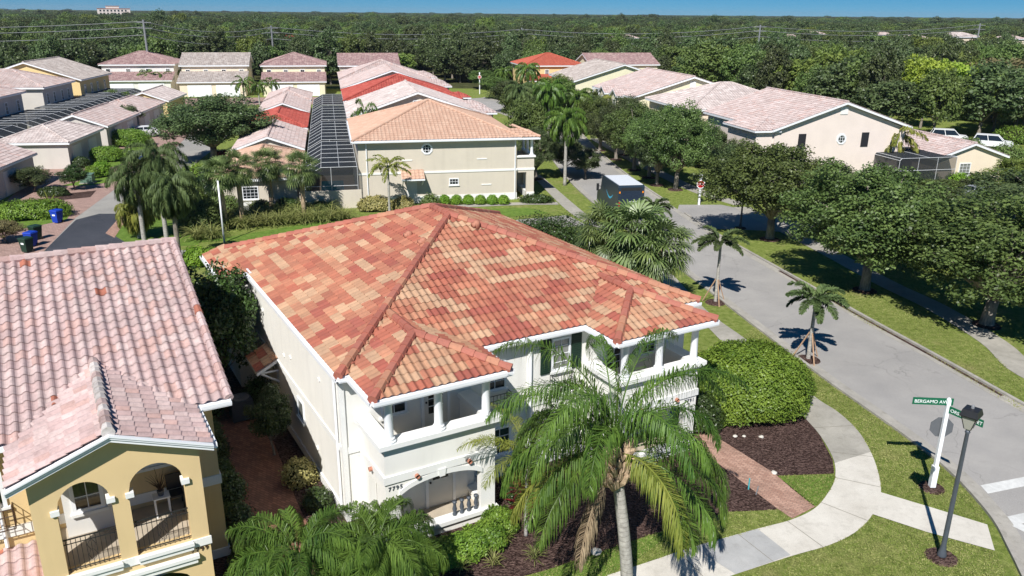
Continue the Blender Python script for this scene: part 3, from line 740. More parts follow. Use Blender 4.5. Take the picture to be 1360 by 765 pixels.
def balconette(parent, fc, x0, x1, z0, z1, dp=.32, m='dark'):
    mb = MB(); r = .014
    pts = [(x0, 0), (x0, dp), (x1, dp), (x1, 0)]
    for z in (z0, z1, (z0*.35+z1*.65)):
        for (xa, oa), (xb, ob) in zip(pts[:-1], pts[1:]): mb.tube([fc.p(xa, oa, z), fc.p(xb, ob, z)], r, 5)
    n = 6
    for i in range(n+1):
        x = x0+(x1-x0)*i/n; mb.tube([fc.p(x, dp, z0), fc.p(x, dp, z1)], r*.8, 5)
    for k in (.0, .5): mb.tube([fc.p(x0, dp*k+.01, z0), fc.p(x0, dp*k+.01, z1)], r*.8, 5); mb.tube([fc.p(x1, dp*k+.01, z0), fc.p(x1, dp*k+.01, z1)], r*.8, 5)
    for i in range(3): mb.tube([fc.p(x0, dp*(i+1)/3.2, z0), fc.p(x1, dp*(i+1)/3.2, z0)], r*.7, 4)
    return obj('balconette', mb, M[m], parent)
balconette(H, ff, 7.95, 8.8, 2.95, 3.62); balconette(H, ff, 5.3, 6.15, 2.85, 3.45)
mb = MB(); mb.tube([ff.p(7.07, .09, 5.2), ff.p(7.07, .09, .1)], .045, 8); obj('downspout', mb, M['white'], H)
mb = MB(); mb.tube([Face(FA, 'left', .14).p(.75, .07, 5.2), Face(FA, 'left', .14).p(.75, .07, .1)], .045, 8); obj('downspout', mb, M['white'], H)
lf = Face(FA, 'left', .14)
# small vents and high window on the long side, side door with its tiled awning
window(H, lf, 4.9, 5.7, 1.5, 2.3, 1, 1, 'glassl', .05)
mb = MB(); lf.box(mb, 8.6, 9.5, 0, .05, .1, 2.1); obj('side_door', mb, M['door'], H)
aw = [[(-.75, 10.2, 2.35), (-.75, 8.3, 2.35), (.14, 8.3, 2.8), (.14, 10.2, 2.8)]]
A_ = roof_obj('awning_roof', FA, aw, T['main'], H)
mb = MB(); mb.deck(FA, aw[0], -.02, -.14)
for b in (8.42, 10.0):
    mb.prof(FA, 'a', [(0, 0)], 0, 0) if False else None
    p0, p1, p2 = FA.w(.13, b, 1.75), FA.w(-.6, b, 2.25), FA.w(.13, b, 2.25)
    mb.tube([p0, p1], .05, 4); mb.tube([p2, p1], .05, 4)
obj('awning_frame', mb, M['white'], A_)
mb = MB()
for (b, z) in ((2.5, 4.2), (6.2, 3.6), (7.2, 3.3), (3.3, 1.2), (10.2, 4.2)): lf.box(mb, b, b+.14, 0, .05, z, z+.1)
obj('wall_vent', mb, M['trim'], H)

# ================================================================== the yellow house
Y = thing('house', 'yellow stucco house with faded pink barrel tile roof and arched balcony', 'house', FA.w(-9, 6, 0))
YL, YR = -19.0, -3.65
mb = MB(); mb.prof(FA, 'a', [(.5, -.3), (.5, 5.2), (8.3, 7.75), (16.1, 5.2), (16.1, -.3)], YL, YR); obj('wall', mb, M['yellow'], Y)
mb = MB(); mb.box(FA, YL-.04, YR+.04, .46, 16.14, 2.55, 2.85); mb.box(FA, YL-.05, YR+.05, .45, 16.15, -.3, .3); obj('string_course', mb, M['trim'], Y)
k_ = .328; zr = ZE+k_*8.2
pol = [[(YL-.3, .1, ZE), (-3.15, .1, ZE), (-3.15, 8.3, zr), (YL-.3, 8.3, zr)], [(-3.15, 16.5, ZE), (YL-.3, 16.5, ZE), (YL-.3, 8.3, zr), (-3.15, 8.3, zr)]]
kwp = dict(w=.315, h=.37, amp=.07, step=.035, seg=8)
RY = roof(Y, FA, pol, [((YL-.3, 8.3, zr), (-3.15, 8.3, zr))], T['pink'], T['pink'], cr=.15, **kwp)
caps_obj('rake_cap', [(FA.w(-3.19, .1, ZE), FA.w(-3.19, 8.3, zr))], T['pink'], RY, .12, .37)
gutter(Y, FA, (-4.0, .1, ZE), (-3.15, .1, ZE), (0, -1)); gutter(Y, FA, (YL, .1, ZE), (-9.0, .1, ZE), (0, -1))
# cross gable over the balcony
ga0, ga1, gb = -8.75, -4.1, -2.2; gm = (ga0+ga1)/2; ge = 5.34; gk = .38; gz = ge+gk*(gm-ga0); bk = .1+(gz-ZE)/k_+.1; b0_ = .1+max(0, (ge-ZE)/k_)
pol = [[(ga0, b0_, ge), (ga0, gb, ge), (gm, gb, gz), (gm, bk, gz)], [(ga1, gb, ge), (ga1, b0_, ge), (gm, bk, gz), (gm, gb, gz)]]
GR = roof_obj('balcony_roof', FA, pol, T['pink'], Y, **kwp)
mb = MB()
for q in pol: mb.deck(FA, q, -.02, -.12)
def rake(mb, fr, pts, b, o, d0, d1):
    for (a_0, z_0), (a_1, z_1) in zip(pts[:-1], pts[1:]):
        mb.hexa([fr.w(a_0, b-o, z_0-d1), fr.w(a_1, b-o, z_1-d1), fr.w(a_1, b+.05, z_1-d1), fr.w(a_0, b+.05, z_0-d1), fr.w(a_0, b-o, z_0-d0), fr.w(a_1, b-o, z_1-d0), fr.w(a_1, b+.05, z_1-d0), fr.w(a_0, b+.05, z_0-d0)])
pts_ = [(ga0-.02, ge), (gm, gz), (ga1+.02, ge)]
rake(mb, FA, pts_, gb, .03, .03, .2); rake(mb, FA, pts_, gb, .07, .02, .11); rake(mb, FA, pts_, gb, .10, .0, .05)
obj('fascia', mb, M['white'], GR)
caps_obj('ridge_cap', [(FA.w(gm, gb, gz), FA.w(gm, bk, gz))], T['pinkcap'], GR, .15, .37)
gutter(Y, FA, (ga1, gb, ge), (ga1, .1, ge), (1, 0))
fy = Face(FA, 'front', -1.9); mb = MB()
def rarch(xa, xb, zs, zt):
    m_ = (xa+xb)/2; h = (xb-xa)/2
    return lambda x: zs+(zt-zs)*math.sqrt(max(0, 1-((x-m_)/h)**2))
arch_panel(mb, fy, -8.35, -4.42, 2.2, 5.2, -.35, 0, [(-7.82, -6.6, 2.45, rarch(-7.82, -6.6, 4.25, 4.95)), (-6.2, -4.86, 2.45, rarch(-6.2, -4.86, 4.3, 5.0))])
mb.prof(FA, 'b', [(-8.35, 5.2), (-4.42, 5.2), (-4.42, 5.25), (gm, gz-.14), (-8.35, 5.25)], -1.9, -1.55)
arch_panel(mb, fy, -8.35, -4.42, -.3, 2.2, -.35, 0, [(-7.7, -4.95, -.29, rarch(-7.7, -4.95, 1.2, 1.75))])
for side, c in (('left', -8.35), ('right', -4.42)):
    f2 = Face(FA, side, c); arch_panel(mb, f2, -1.55, .49, -.3, 5.2, -.3, 0, [(-1.3, .2, 2.75, rarch(-1.3, .2, 4.2, 4.75))])
obj('porch_wall', mb, M['yellow'], Y)
mb = MB(); mb.box(FA, -8.05, -4.72, -1.55, .49, 2.2, 2.4); obj('balcony_floor', mb, M['floor'], Y)
mb = MB()
for (x0, x1, o) in ((-8.39, -7.78, .04), (-7.78, -6.6, .12), (-6.6, -6.2, .04), (-6.2, -4.86, .12), (-4.86, -4.38, .04)): fy.box(mb, x0, x1, 0, o, 2.22, 2.45)
for (x0, x1) in ((-7.8, -6.58), (-6.22, -4.84)): fy.box(mb, x0, x1, .12, .17, 2.36, 2.46)
obj('balcony_sill', mb, M['trim'], Y)
mb = MB(); fy.box(mb, -7.9, -4.8, 0, .1, 1.78, 1.93); fy.box(mb, -7.95, -4.75, 0, .15, 1.93, 2.03); obj('lintel_band', mb, M['trim'], Y)
for x in (-7.86, -6.62, -6.18, -4.84): mb = MB(); fy.box(mb, x-.1, x+.1, -.2, .07, 4.22, 4.36); obj('impost_block', mb, M['trim'], Y)
def railing(parent, fc, x0, x1, z0, z1, o=-.1, n=11):
    mb = MB()
    fc.box(mb, x0, x1, o-.015, o+.015, z1-.03, z1); fc.box(mb, x0, x1, o-.012, o+.012, z0+.06, z0+.085); fc.box(mb, x0, x1, o-.01, o+.01, z1-.16, z1-.14)
    for i in range(n): x = x0+(x1-x0)*(i+.5)/n; mb.tube([fc.p(x, o, z0), fc.p(x, o, z1)], .009, 5)
    x = (x0+x1)/2
    for s_ in (-1, 1):
        mb.tube([fc.p(x+s_*.03, o, z0+.2), fc.p(x+s_*.10, o, z0+.35), fc.p(x+s_*.03, o, z0+.5), fc.p(x+s_*.10, o, z0+.65), fc.p(x+s_*.02, o, z0+.78)], .009, 5)
    obj('railing', mb, M['dark'], parent)
railing(Y, fy, -7.82, -6.6, 2.46, 3.42); railing(Y, fy, -6.2, -4.86, 2.46, 3.42)
fyb = Face(FA, 'front', .5)
mb = MB(); mb.box(FA, -7.75, -6.6, -.1, .49, 2.41, 4.9); obj('bay_wall', mb, M['offwhite'], Y)
window(Y, Face(FA, 'front', -.1), -7.55, -6.75, 3.1, 4.5, 2, 3, 'glass', .1)
window(Y, fyb, -6.0, -4.95, 3.65, 4.75, 2, 3, 'glassg', .1)
window(Y, fyb, -9.95, -9.0, 3.5, 4.9, 2, 3, 'glassg', .1)
digits(Y, fy, -4.93, 2.055, .14, '7799', M['bronze'], spacing=1.25)
balconette(Y, fyb, -10.1, -8.9, 2.95, 3.55, .35, 'bronze')
pol = [[(-12.5, -1.0, 1.62), (-8.36, -1.0, 1.62), (-8.36, .5, 2.2), (-12.5, .5, 2.2)]]
LR = roof_obj('entry_roof', FA, pol, T['pink'], Y, **kwp)
mb = MB(); mb.deck(FA, pol[0], -.02, -.16); obj('fascia', mb, M['white'], LR)
gutter(Y, FA, (-12.5, -1.0, 1.62), (-8.36, -1.0, 1.62), (0, -1))
mb = MB(); mb.tube([fyb.p(-9.2, .08, 5.2), fyb.p(-9.2, .08, 2.3)], .05, 8); obj('downspout', mb, M['white'], Y)
# things on the balcony
c = FA.w(-5.35, -.15, 2.4)
t = thing('side_table', 'small white table on the arched yellow balcony', 'table', c)
mb = MB(); fr = Fr(c[:2], 60); mb.box(fr, -.22, .22, -.18, .18, 2.98, 3.02); obj('tabletop', mb, M['white'], t)
for a in (-.18, .18):
    for b in (-.14, .14): mb = MB(); mb.box(fr, a-.02, a+.02, b-.02, b+.02, 2.4, 2.98); obj('leg', mb, M['white'], t)
pl_ = thing('potted_plant', 'leafless twiggy plant in a small pot on the white balcony table', 'plant', (c[0], c[1], 3.02))
mb = MB(); mb.lathe((c[0], c[1], 3.02), [(.07, 0), (.1, .14), (.1, .16)], 10); obj('pot', mb, M['greypost'], pl_)
mb = MB()
for q in range(46):
    a = random.uniform(0, 6.28); r_q = random.uniform(.08, .38); z_q = random.uniform(.1, .55); mb.tube([(c[0], c[1], 3.15), (c[0]+math.cos(a)*r_q*.5, c[1]+math.sin(a)*r_q*.5, 3.2+z_q*.6), (c[0]+math.cos(a)*r_q, c[1]+math.sin(a)*r_q, 3.2+z_q)], [.008, .006, .003], 4)
obj('twigs', mb, M['bronze'], pl_)
CH_ = thing('patio_chair', 'dark chair in the shaded corner of the yellow balcony', 'chair', FA.w(-4.95, .1, 2.4))
fr = Fr(FA.w(-4.95, .1)[:2], 60)
mb = MB(); mb.box(fr, -.2, .2, -.22, .2, 2.8, 2.85); obj('seat', mb, M['dark'], CH_)
mb = MB(); mb.box(fr, -.2, .2, .2, .24, 2.86, 3.35); obj('backrest', mb, M['dark'], CH_)
for a in (-.17, .17):
    for b in (-.19, .18): mb = MB(); mb.box(fr, a-.015, a+.015, b-.015, b+.015, 2.4, 2.799); obj('leg', mb, M['dark'], CH_)
# air conditioner between the houses
c = FA.w(-1.3, 9.4, 0)
t = thing('air_conditioner', 'grey air conditioning unit with round fan grille in the narrow gap', 'air conditioner', c)
fr = Fr(c[:2], 60); mb = MB(); mb.box(fr, -.42, .42, -.42, .42, .08, .95)
for k in range(9): mb.box(fr, -.43, .43, -.43, .43, .14+k*.085, .165+k*.085)
obj('casing', mb, M['greypost'], t)
mb = MB(); mb.lathe((c[0], c[1], 0), [(.36, .951), (.36, .99), (.31, .99), (.31, .955)], 20)
for k in range(8):
    a = k*math.pi/8; mb.tube([(c[0]+.32*math.cos(a), c[1]+.32*math.sin(a), .985), (c[0]-.32*math.cos(a), c[1]-.32*math.sin(a), .985)], .008, 4)
obj('fan_grille', mb, M['signback'], t)

# ================================================================== the rows of houses behind
KW = dict(w=.34, h=.42, amp=.04, step=.03, seg=3)
def house(fr, label, a0, a1, b0, b1, kind, tm, wall, ze=5.6, k=.36, oh=.45, axis='b', group=None, base=None, capm=None, kw=KW):
    "rect = eave lines; walls stand oh inside"
    c = fr.w((a0+a1)/2, (b0+b1)/2, 0); t = thing('house' if ze > 4 else 'garage', label, 'house' if ze > 4 else 'garage', c, group)
    mb = MB(); A0, A1, B0, B1 = a0+oh, a1-oh, b0+oh, b1-oh; zt = ze-.16
    if kind == 'gable':
        if axis == 'b':
            m_ = (a0+a1)/2; mb.prof(fr, 'b', [(A0, -.2), (A0, zt), (m_, ze+k*(m_-a0)-.2), (A1, zt), (A1, -.2)], B0, B1)
        else:
            m_ = (b0+b1)/2; mb.prof(fr, 'a', [(B0, -.2), (B0, zt), (m_, ze+k*(m_-b0)-.2), (B1, zt), (B1, -.2)], A0, A1)
    else: mb.box(fr, A0, A1, B0, B1, -.2, zt)
    obj('wall', mb, M[wall], t)
    polys, ridges = (hip_polys(a0, a1, b0, b1, ze, k) if kind == 'hip' else gable_polys(a0, a1, b0, b1, ze, k, axis))
    roof(t, fr, polys, ridges, T[tm], T[capm or tm], cr=.12, deck=.22, **kw)
    return t
def wfront(t, fr, b, xs, z0, z1, w_=.9, nx=2, nz=3, g='glass', sh=False):
    f = Face(fr, 'front', b)
    for x in xs: window(t, f, x-w_/2, x+w_/2, z0, z1, nx, nz, g)
    return f
def band(t, fr, a0, a1, b0, b1, z0, z1, o=.05, m='trim', name='string_course'):
    mb = MB(); mb.box(fr, a0-o, a1+o, b0-o, b1+o, z0, z1); return obj(name, mb, M[m], t)
# first house of the middle row, tan roof
h2 = house(FB, 'beige two storey house with tan hip roof and octagonal window facing the camera', 0, 14.8, 0, 14.8, 'hip', 'tan', 'beige', k=.35)
f = Face(FB, 'front', .45)
band(h2, FB, .45, 14.35, .45, 14.35, 2.62, 2.8); band(h2, FB, .45, 14.35, .45, 14.35, -.1, .62, .03)
octagon(h2, f, 6.35, 4.75, .52); window(h2, f, 8.25, 9.1, 1.5, 2.1, 3, 2)
for x, z in ((4.6, 3.8), (11.2, 3.75), (11.6, 1.45)): plain_box('wall_vent', h2, M['trim'], f, x-.45, x+.45, 0, .04, z-.05, z+.05)
plain_box('side_door', h2, M['offwhite'], f, 4.5, 5.4, 0, .05, 0, 2.05)
r_ = roof_obj('awning_roof', FB, [[(4.0, -.75, 2.35), (6.0, -.75, 2.35), (6.0, .45, 2.95), (4.0, .45, 2.95)]], T['tan'], h2, **KW)
mb = MB(); mb.deck(FB, [(4.0, -.75, 2.35), (6.0, -.75, 2.35), (6.0, .45, 2.95), (4.0, .45, 2.95)], -.02, -.14)
for a in (4.15, 5.85): mb.tube([FB.w(a, .4, 1.6), FB.w(a, -.6, 2.25)], .05, 4)
obj('awning_frame', mb, M['white'], r_)
gutter(h2, FB, (0, 0, 5.6), (14.8, 0, 5.6), (0, -1), r=.14); gutter(h2, FB, (0, 0, 5.6), (0, 14.8, 5.6), (-1, 0), r=.14)
for x in (1.15, 14.2): mb = MB(); mb.tube([f.p(x, .09, 5.5), f.p(x, .09, .1)], .05, 8); obj('downspout', mb, M['white'], h2)
# its two storey porch at the street end
fp = Face(FB, 'front', .6); mb = MB()
arch_panel(mb, fp, 14.37, 16.0, -.2, 3.75, -.25, 0, [(14.38, 15.3, .1, lambda x: 2.4)])
fr_ = Face(FB, 'right', 16.0); arch_panel(mb, fr_, .85, 4.3, -.2, 3.75, -.25, 0, [(1.3, 3.8, .4, lambda x: 2.2)]); mb.box(FB, 14.36, 15.98, 4.05, 4.3, -.2, 3.75); mb.box(FB, 14.36, 15.74, .86, 4.04, 2.6, 2.75)
obj('porch_wall', mb, M['beige'], h2)
mb = MB(); mb.box(FB, 14.37, 16.12, .46, .9, 3.76, 3.9); mb.box(FB, 15.7, 16.12, .91, 4.4, 3.76, 3.9); mb.box(FB, 14.37, 16.05, .55, .6, 2.6, 2.8); mb.box(FB, 15.31, 16.04, .56, 4.34, -.1, .6); obj('parapet_cap', mb, M['trim'], h2)
for a, b in ((15.8, .75), (15.8, 2.4), (15.8, 4.1)): column(h2, FB.w(a, b), .13, 3.9, 5.45)
pol = [[(13.8, .0, 5.62), (16.4, .0, 5.62), (14.8, 1.6, 6.2), (13.8, 1.6, 6.2)], [(16.4, .0, 5.62), (16.4, 4.6, 5.62), (14.0, 3.0, 6.35), (14.8, 1.6, 6.2)]]
r2 = roof_obj('porch_roof', FB, pol, T['tan'], h2, **KW); mb = MB(); mb.deck(FB, [(14.6, .02, 5.6), (16.4, .02, 5.6), (16.4, 4.6, 5.6), (14.6, 4.6, 5.6)], -.02, -.2); obj('fascia', mb, M['white'], r2)
caps_obj('ridge_cap', [(FB.w(16.4, 0, 5.62), FB.w(14.3, 2.1, 6.4))], T['tan'], r2, .12)
row = 'houses of the middle row'
def street_bumps(t, b0, tm, n=2):
    "little hipped bays on the street side"
    for i in range(n):
        bb = b0+1.2+i*6.2
        p_ = [[(13.2, bb, 5.62), (16.2, bb, 5.62), (14.7, bb+1.6, 6.2), (13.2, bb+1.6, 6.2)], [(16.2, bb, 5.62), (16.2, bb+4.2, 5.62), (14.7, bb+2.6, 6.2), (14.7, bb+1.6, 6.2)]]
        roof(t, FB, p_, [], T[tm], T[tm], name='bay_roof', **KW)
        mb = MB(); mb.box(FB, 14.3, 15.8, bb+.4, bb+3.9, -.2, 5.4); obj('bay_wall', mb, M['beige'], t)
r1 = house(FB, 'second house of the middle row with weathered white gable roof behind the tan roof', 0, 14.8, 16.6, 31.5, 'gable', 'fwhite', 'beige', k=.34, group=row); street_bumps(r1, 17.2, 'fpink')
r2_ = house(FB, 'third house of the middle row with bright red hip roof', 0, 14.8, 33.6, 48.4, 'hip', 'fred', 'beige', k=.35, group=row); street_bumps(r2_, 34.2, 'fred', 1)
r3 = house(FB, 'fourth house of the middle row with pale pink gable roof just beyond the red roof', 0, 14.8, 50.6, 65.4, 'gable', 'fpink', 'beige', k=.34, group=row); street_bumps(r3, 51.2, 'fpink')
r4 = house(FB, 'farthest house of the middle row with pink hip roof', 0, 14.8, 67.6, 82.4, 'hip', 'fpink', 'beige', k=.35, group=row); street_bumps(r4, 68.2, 'fpink')
for hh, b in ((r1, 16.6), (r3, 50.6)):
    ff2 = Face(FB, 'front', b+.45); window(hh, ff2, 6.9, 7.8, 6.4, 7.2, 2, 2)
    ff3 = Face(FB, 'right', 14.35); [window(hh, ff3, b+q, b+q+.9, 3.4, 4.8) for q in (3, 8, 12)]
# garages on the alley side of that row
gr = 'garages of the middle row'
g1 = house(FB, 'garage with tan hip roof and large paned window behind the cabbage palms', -11.6, -4.4, -.3, 13.2, 'hip', 'tan', 'beige', 2.75, .36, .4, group=gr)
window(g1, Face(FB, 'front', .1), -9.25, -7.95, .95, 2.05, 4, 4); band(g1, FB, -11.2, -4.8, .1, 12.8, -.1, .75, .03)
g2 = house(FB, 'garage with pale pink gable roof next after the tan garage', -11.6, -4.4, 15.2, 29.4, 'gable', 'fpink', 'beige', 2.75, .36, .4, group=gr)
g3 = house(FB, 'garage with bright red hip roof in the middle row', -11.6, -4.4, 31.2, 45.6, 'hip', 'fred', 'beige', 2.75, .36, .4, group=gr)
g4 = house(FB, 'garage with pink gable roof beyond the red garage', -11.6, -4.4, 47.6, 61.6, 'gable', 'fpink', 'beige', 2.75, .36, .4, group=gr)
g5 = house(FB, 'farthest garage of the middle row with pink roof', -11.6, -4.4, 63.4, 76, 'hip', 'fpink', 'beige', 2.75, .36, .4, group=gr)

# screened cages
k = N('insect_screen'); b_ = k.bsdf(C(52, 56, 60), .7, None, .2); tr = k.n('ShaderNodeBsdfTransparent'); mx = k.n('ShaderNodeMixShader'); mx.inputs[0].default_value = .36
k.l(b_.outputs[0], mx.inputs[1]); k.l(tr.outputs[0], mx.inputs[2]); k.l(mx.outputs[0], k.out.inputs[0]); M['screen'] = k.m
M['frame'] = plain('cage_frame_paint', C(196, 198, 200), .5, .03, 3)
M['deckfl'] = plain('pool_deck', C(176, 160, 138), .8, .1, 1.5)
k = N('pool_water'); k.bsdf(C(60, 150, 176), .05, None, .6); M['pool'] = k.m
def cage(fr, label, a0, a1, b0, b1, zlo, zhi, side='left', nb=5, na=3, slope_w=1.4, pool=True, front_wall=0):
    "screened enclosure: posts and rafters with thin screen panels between"
    t = thing('screen_enclosure', label, 'screen enclosure', fr.w((a0+a1)/2, (b0+b1)/2, 0), 'screen enclosures behind the houses')
    r = .024; mb = MB()
    prof_ = [(a0, zlo), (a0+slope_w, zhi), (a1, zhi)] if side == 'left' else [(a0, zhi), (a1-slope_w, zhi), (a1, zlo)]
    zb_ = front_wall
    for i in range(nb+1):
        b = b0+(b1-b0)*i/nb
        pts = [fr.w(prof_[0][0], b, 0)]+[fr.w(a, b, z) for a, z in prof_]+[fr.w(prof_[-1][0], b, 0)]
        for p0, p1 in zip(pts[:-1], pts[1:]): mb.tube([p0, p1], r, 4)
        if i in (0, nb):
            for a in np.linspace(a0, a1, na+1)[1:-1]: mb.tube([fr.w(a, b, 0), fr.w(a, b, zhi if abs(a-a0) > slope_w or side != 'left' else zlo)], r, 4)
            mb.tube([fr.w(a0, b, max(1.9, zb_)), fr.w(a1, b, max(1.9, zb_))], r, 4)
    for a, z in prof_+[((prof_[1][0]+prof_[2][0])/2, (prof_[1][1]+prof_[2][1])/2) if side == 'left' else ((prof_[0][0]+prof_[1][0])/2, (prof_[0][1]+prof_[1][1])/2)]: mb.tube([fr.w(a, b0, z), fr.w(a, b1, z)], r, 4)
    obj('frame', mb, M['frame'], t)
    sm = MB()
    for (p0, p1) in zip(prof_[:-1], prof_[1:]): sm.deck(fr, [(p0[0], b0, p0[1]), (p1[0], b0, p1[1]), (p1[0], b1, p1[1]), (p0[0], b1, p0[1])], .0, .004)
    for b in (b0, b1): sm.add([fr.w(a0, b, .02), fr.w(a0, b, prof_[0][1]), fr.w(prof_[1][0], b, prof_[1][1]), fr.w(a1, b, prof_[2][1]), fr.w(a1, b, .02)], [(0, 1, 2, 3, 4)])
    aa = a0 if side == 'left' else a1
    sm.add([fr.w(aa, b0, .02), fr.w(aa, b1, .02), fr.w(aa, b1, zlo), fr.w(aa, b0, zlo)], [(0, 1, 2, 3)])
    obj('screen', sm, M['screen'], t)
    dm = MB(); dm.box(fr, a0+.1, a1-.02, b0+.05, b1-.05, 0, .05); obj('deck', dm, M['deckfl'], t)
    if pool:
        pm = MB(); m_ = (a0+a1)/2; pm.box(fr, m_-1.0, m_+1.1, b0+3, b1-3, .05, .07); obj('pool', pm, M['pool'], t)
    return t
c1 = cage(FB, 'dark screened pool cage with white frame between the tan house and its garage', -4.1, .3, -.2, 14.5, 2.7, 3.5, nb=6, na=2)
mb = MB(); mb.box(FB, -4.6, .55, -.55, -.3, -.2, 1.55); tag(obj('garden_wall', mb, M['beige'], None, False, FB.w(-2, -.4, 0)), 'low beige stucco wall in front of the nearest screened cage', 'wall')
cage(FB, 'dark screened pool cage beside the pale pink garage of the middle row', -4.1, .3, 15.8, 31, 2.7, 3.5, nb=6, na=2)
cage(FB, 'dark screened pool cage beside the red garage', -4.1, .3, 32.6, 48, 2.7, 3.5, nb=5, na=2)
cage(FB, 'dark screened pool cage behind the red garage, beside the pink garage', -4.1, .3, 49.6, 65, 2.7, 3.5, nb=5, na=2)

# left rows (frame FL: origin near the second garage's eave corner)
gl = 'garages of the left row'
def fb2fl(a, b):
    q = np.array(FB.w(a, b)[:2])-FL.o; return float(q@FL.u), float(q@FL.v)
ge_ = 0.0
x0 = house(FL, 'nearest left garage with pink tile roof at the picture edge', -7.2, .2, -9.5, 7.8, 'gable', 'fpink', 'greyst', 2.8, .36, .35, group=gl)
x1 = house(FL, 'left garage with whitish tile roof second from the camera', -6.6, .9, 14.2, 25.4, 'hip', 'fwhite', 'greyst', 2.8, .36, .35, group=gl)
x2 = house(FL, 'left garage with pink gable roof behind the flat topped hedge', -6.8, .8, 27.2, 40.6, 'gable', 'fpink', 'greyst', 2.8, .36, .35, group=gl)
x3 = house(FL, 'left garage with pink hip roof joined to the gabled garage', -6.6, .8, 40.9, 54.5, 'hip', 'fpink', 'greyst', 2.8, .36, .35, group=gl)
x4 = house(FL, 'farthest left garage with whitish gable roof beside the round oak', -6.6, .8, 56.4, 68.6, 'gable', 'fwhite', 'paleyel', 2.8, .36, .35, group=gl)
for t_, b in ((x0, -4), (x0, 2), (x1, 17), (x1, 22), (x2, 32), (x2, 37), (x3, 45), (x3, 50)):
    fc = Face(FL, 'right', .2-.35 if t_ is x0 else .9-.35 if t_ is x1 else .8-.35)
    mb = MB(); fc.box(mb, b-1.3, b+1.3, 0, .04, .05, 2.2)
    for z in (.55, 1.1, 1.65): fc.box(mb, b-1.3, b+1.3, .04, .05, z, z+.03)
    obj('garage_door', mb, M['offwhite'], t_)
hl = 'houses of the left row'
y1 = house(FL, 'left row house nearest the camera with faded pink roof', -29, -13.5, 26, 42.0, 'hip', 'fpink', 'greyst', 5.6, .33, group=hl)
y2 = house(FL, 'left row house with pink roof between its two neighbours', -29, -13.3, 47.5, 59.8, 'hip', 'fpink', 'greyst', 5.6, .33, group=hl)
y3 = house(FL, 'pale yellow left row house with grey gable roof', -29, -13.0, 61.5, 76.5, 'gable', 'fgrey', 'paleyel', 5.6, .33, group=hl)
y0 = house(FL, 'left row house cut by the picture edge with pink roof', -29, -13.7, 9, 24.5, 'gable', 'fpink', 'greyst', 5.6, .33, group=hl)
for t_, c_, bs_ in ((y1, -13.95, (30, 33, 36.5, 40)), (y2, -13.75, (49.5, 52, 55, 57.5)), (y3, -13.45, (64, 67, 70, 73.5))):
    fc = Face(FL, 'right', c_)
    for b in bs_: window(t_, fc, b-.4, b+.4, 3.2, 4.7, 2, 3)
cage(FL, 'grey screened lanai between the nearest left houses and garages', -13.4, -7.2, 10, 25, 2.7, 3.3, 'right', 5, 3, 1.6, False)
cage(FL, 'screened enclosure with white frame behind the whitish garage of the left row', -13.4, -7.0, 27, 41, 2.7, 3.3, 'right', 6, 3, 1.6, True)
cage(FL, 'long dark screened cage between the left houses and the gabled garage', -13.2, -7.0, 43, 58, 2.7, 3.3, 'right', 7, 3, 1.6, True)
cage(FL, 'farthest dark screened cage of the left row beside the pale yellow house', -13.0, -7.0, 60, 73, 2.7, 3.3, 'right', 5, 3, 1.6, False)

# far cross row
fg = 'houses of the far cross row'
def far_house(label, a0, a1, b0, kind, tm, wall, garb, axis='b', gtm=None, depth=13, wins=4):
    t = house(FB, label, a0, a1, b0, b0+depth, kind, tm, wall, group=fg, axis=axis, k=.34)
    n = wins
    for i in range(n): window(t, Face(FB, 'front', b0+.45), a0+1.6+(a1-a0-3.2)*i/(n-1)-.45, a0+1.6+(a1-a0-3.2)*i/(n-1)+.45, 3.4, 4.8, 2, 2, 'glassl' if i % 2 else 'glass', .09)
    pol = [[(a0+.2, garb, 2.8), (a1-.2, garb, 2.8), (a1-.2, b0+.4, 2.8+.3*(b0-garb)), (a0+.2, b0+.4, 2.8+.3*(b0-garb))]]
    r = roof(t, FB, pol, [], T[gtm or tm], T[tm], name='garage_roof', deck=.2, **KW)
    mb = MB(); mb.box(FB, a0+.6, a1-.6, garb+.4, b0+.44, -.2, 2.65); obj('garage_wall', mb, M[wall], t)
    for q in (.12, .55):
        aa = a0+.6+(a1-a0-1.2)*q; mb = MB(); Face(FB, 'front', garb+.4).box(mb, aa, aa+(a1-a0)*.33, 0, .05, .0, 2.2); obj('garage_door', mb, M['white'], t)
    return t
far_house('far white walled house with pink hip roof, leftmost of the cross row', -46, -31.6, 110, 'hip', 'fmauve', 'offwhite', 105.5)
far_house('far cream house with grey side gable roof, second of the cross row', -30.4, -17, 106, 'gable', 'fgrey', 'cream2', 100.5, 'a', 'fgrey', 12)
far_house('far cream house with mauve hip roof, third of the cross row', -14.8, -1.8, 104.5, 'hip', 'fmauve', 'cream', 99.5)
far_house('far beige house with grey side gable roof, fourth of the cross row', .4, 13, 103, 'gable', 'fmauve', 'beige', 98, 'a', 'fmauve', 12)
far_house('far yellow house with bright orange red hip roof', 38.2, 51.9, 100, 'hip', 'forange', 'paleyel', 96.5, 'b', 'forange')
far_house('far house with mauve grey side gable roof right of the orange roof', 53.2, 69.2, 102, 'gable', 'fmauve', 'cream', 98.5, 'a', 'fmauve', 12)

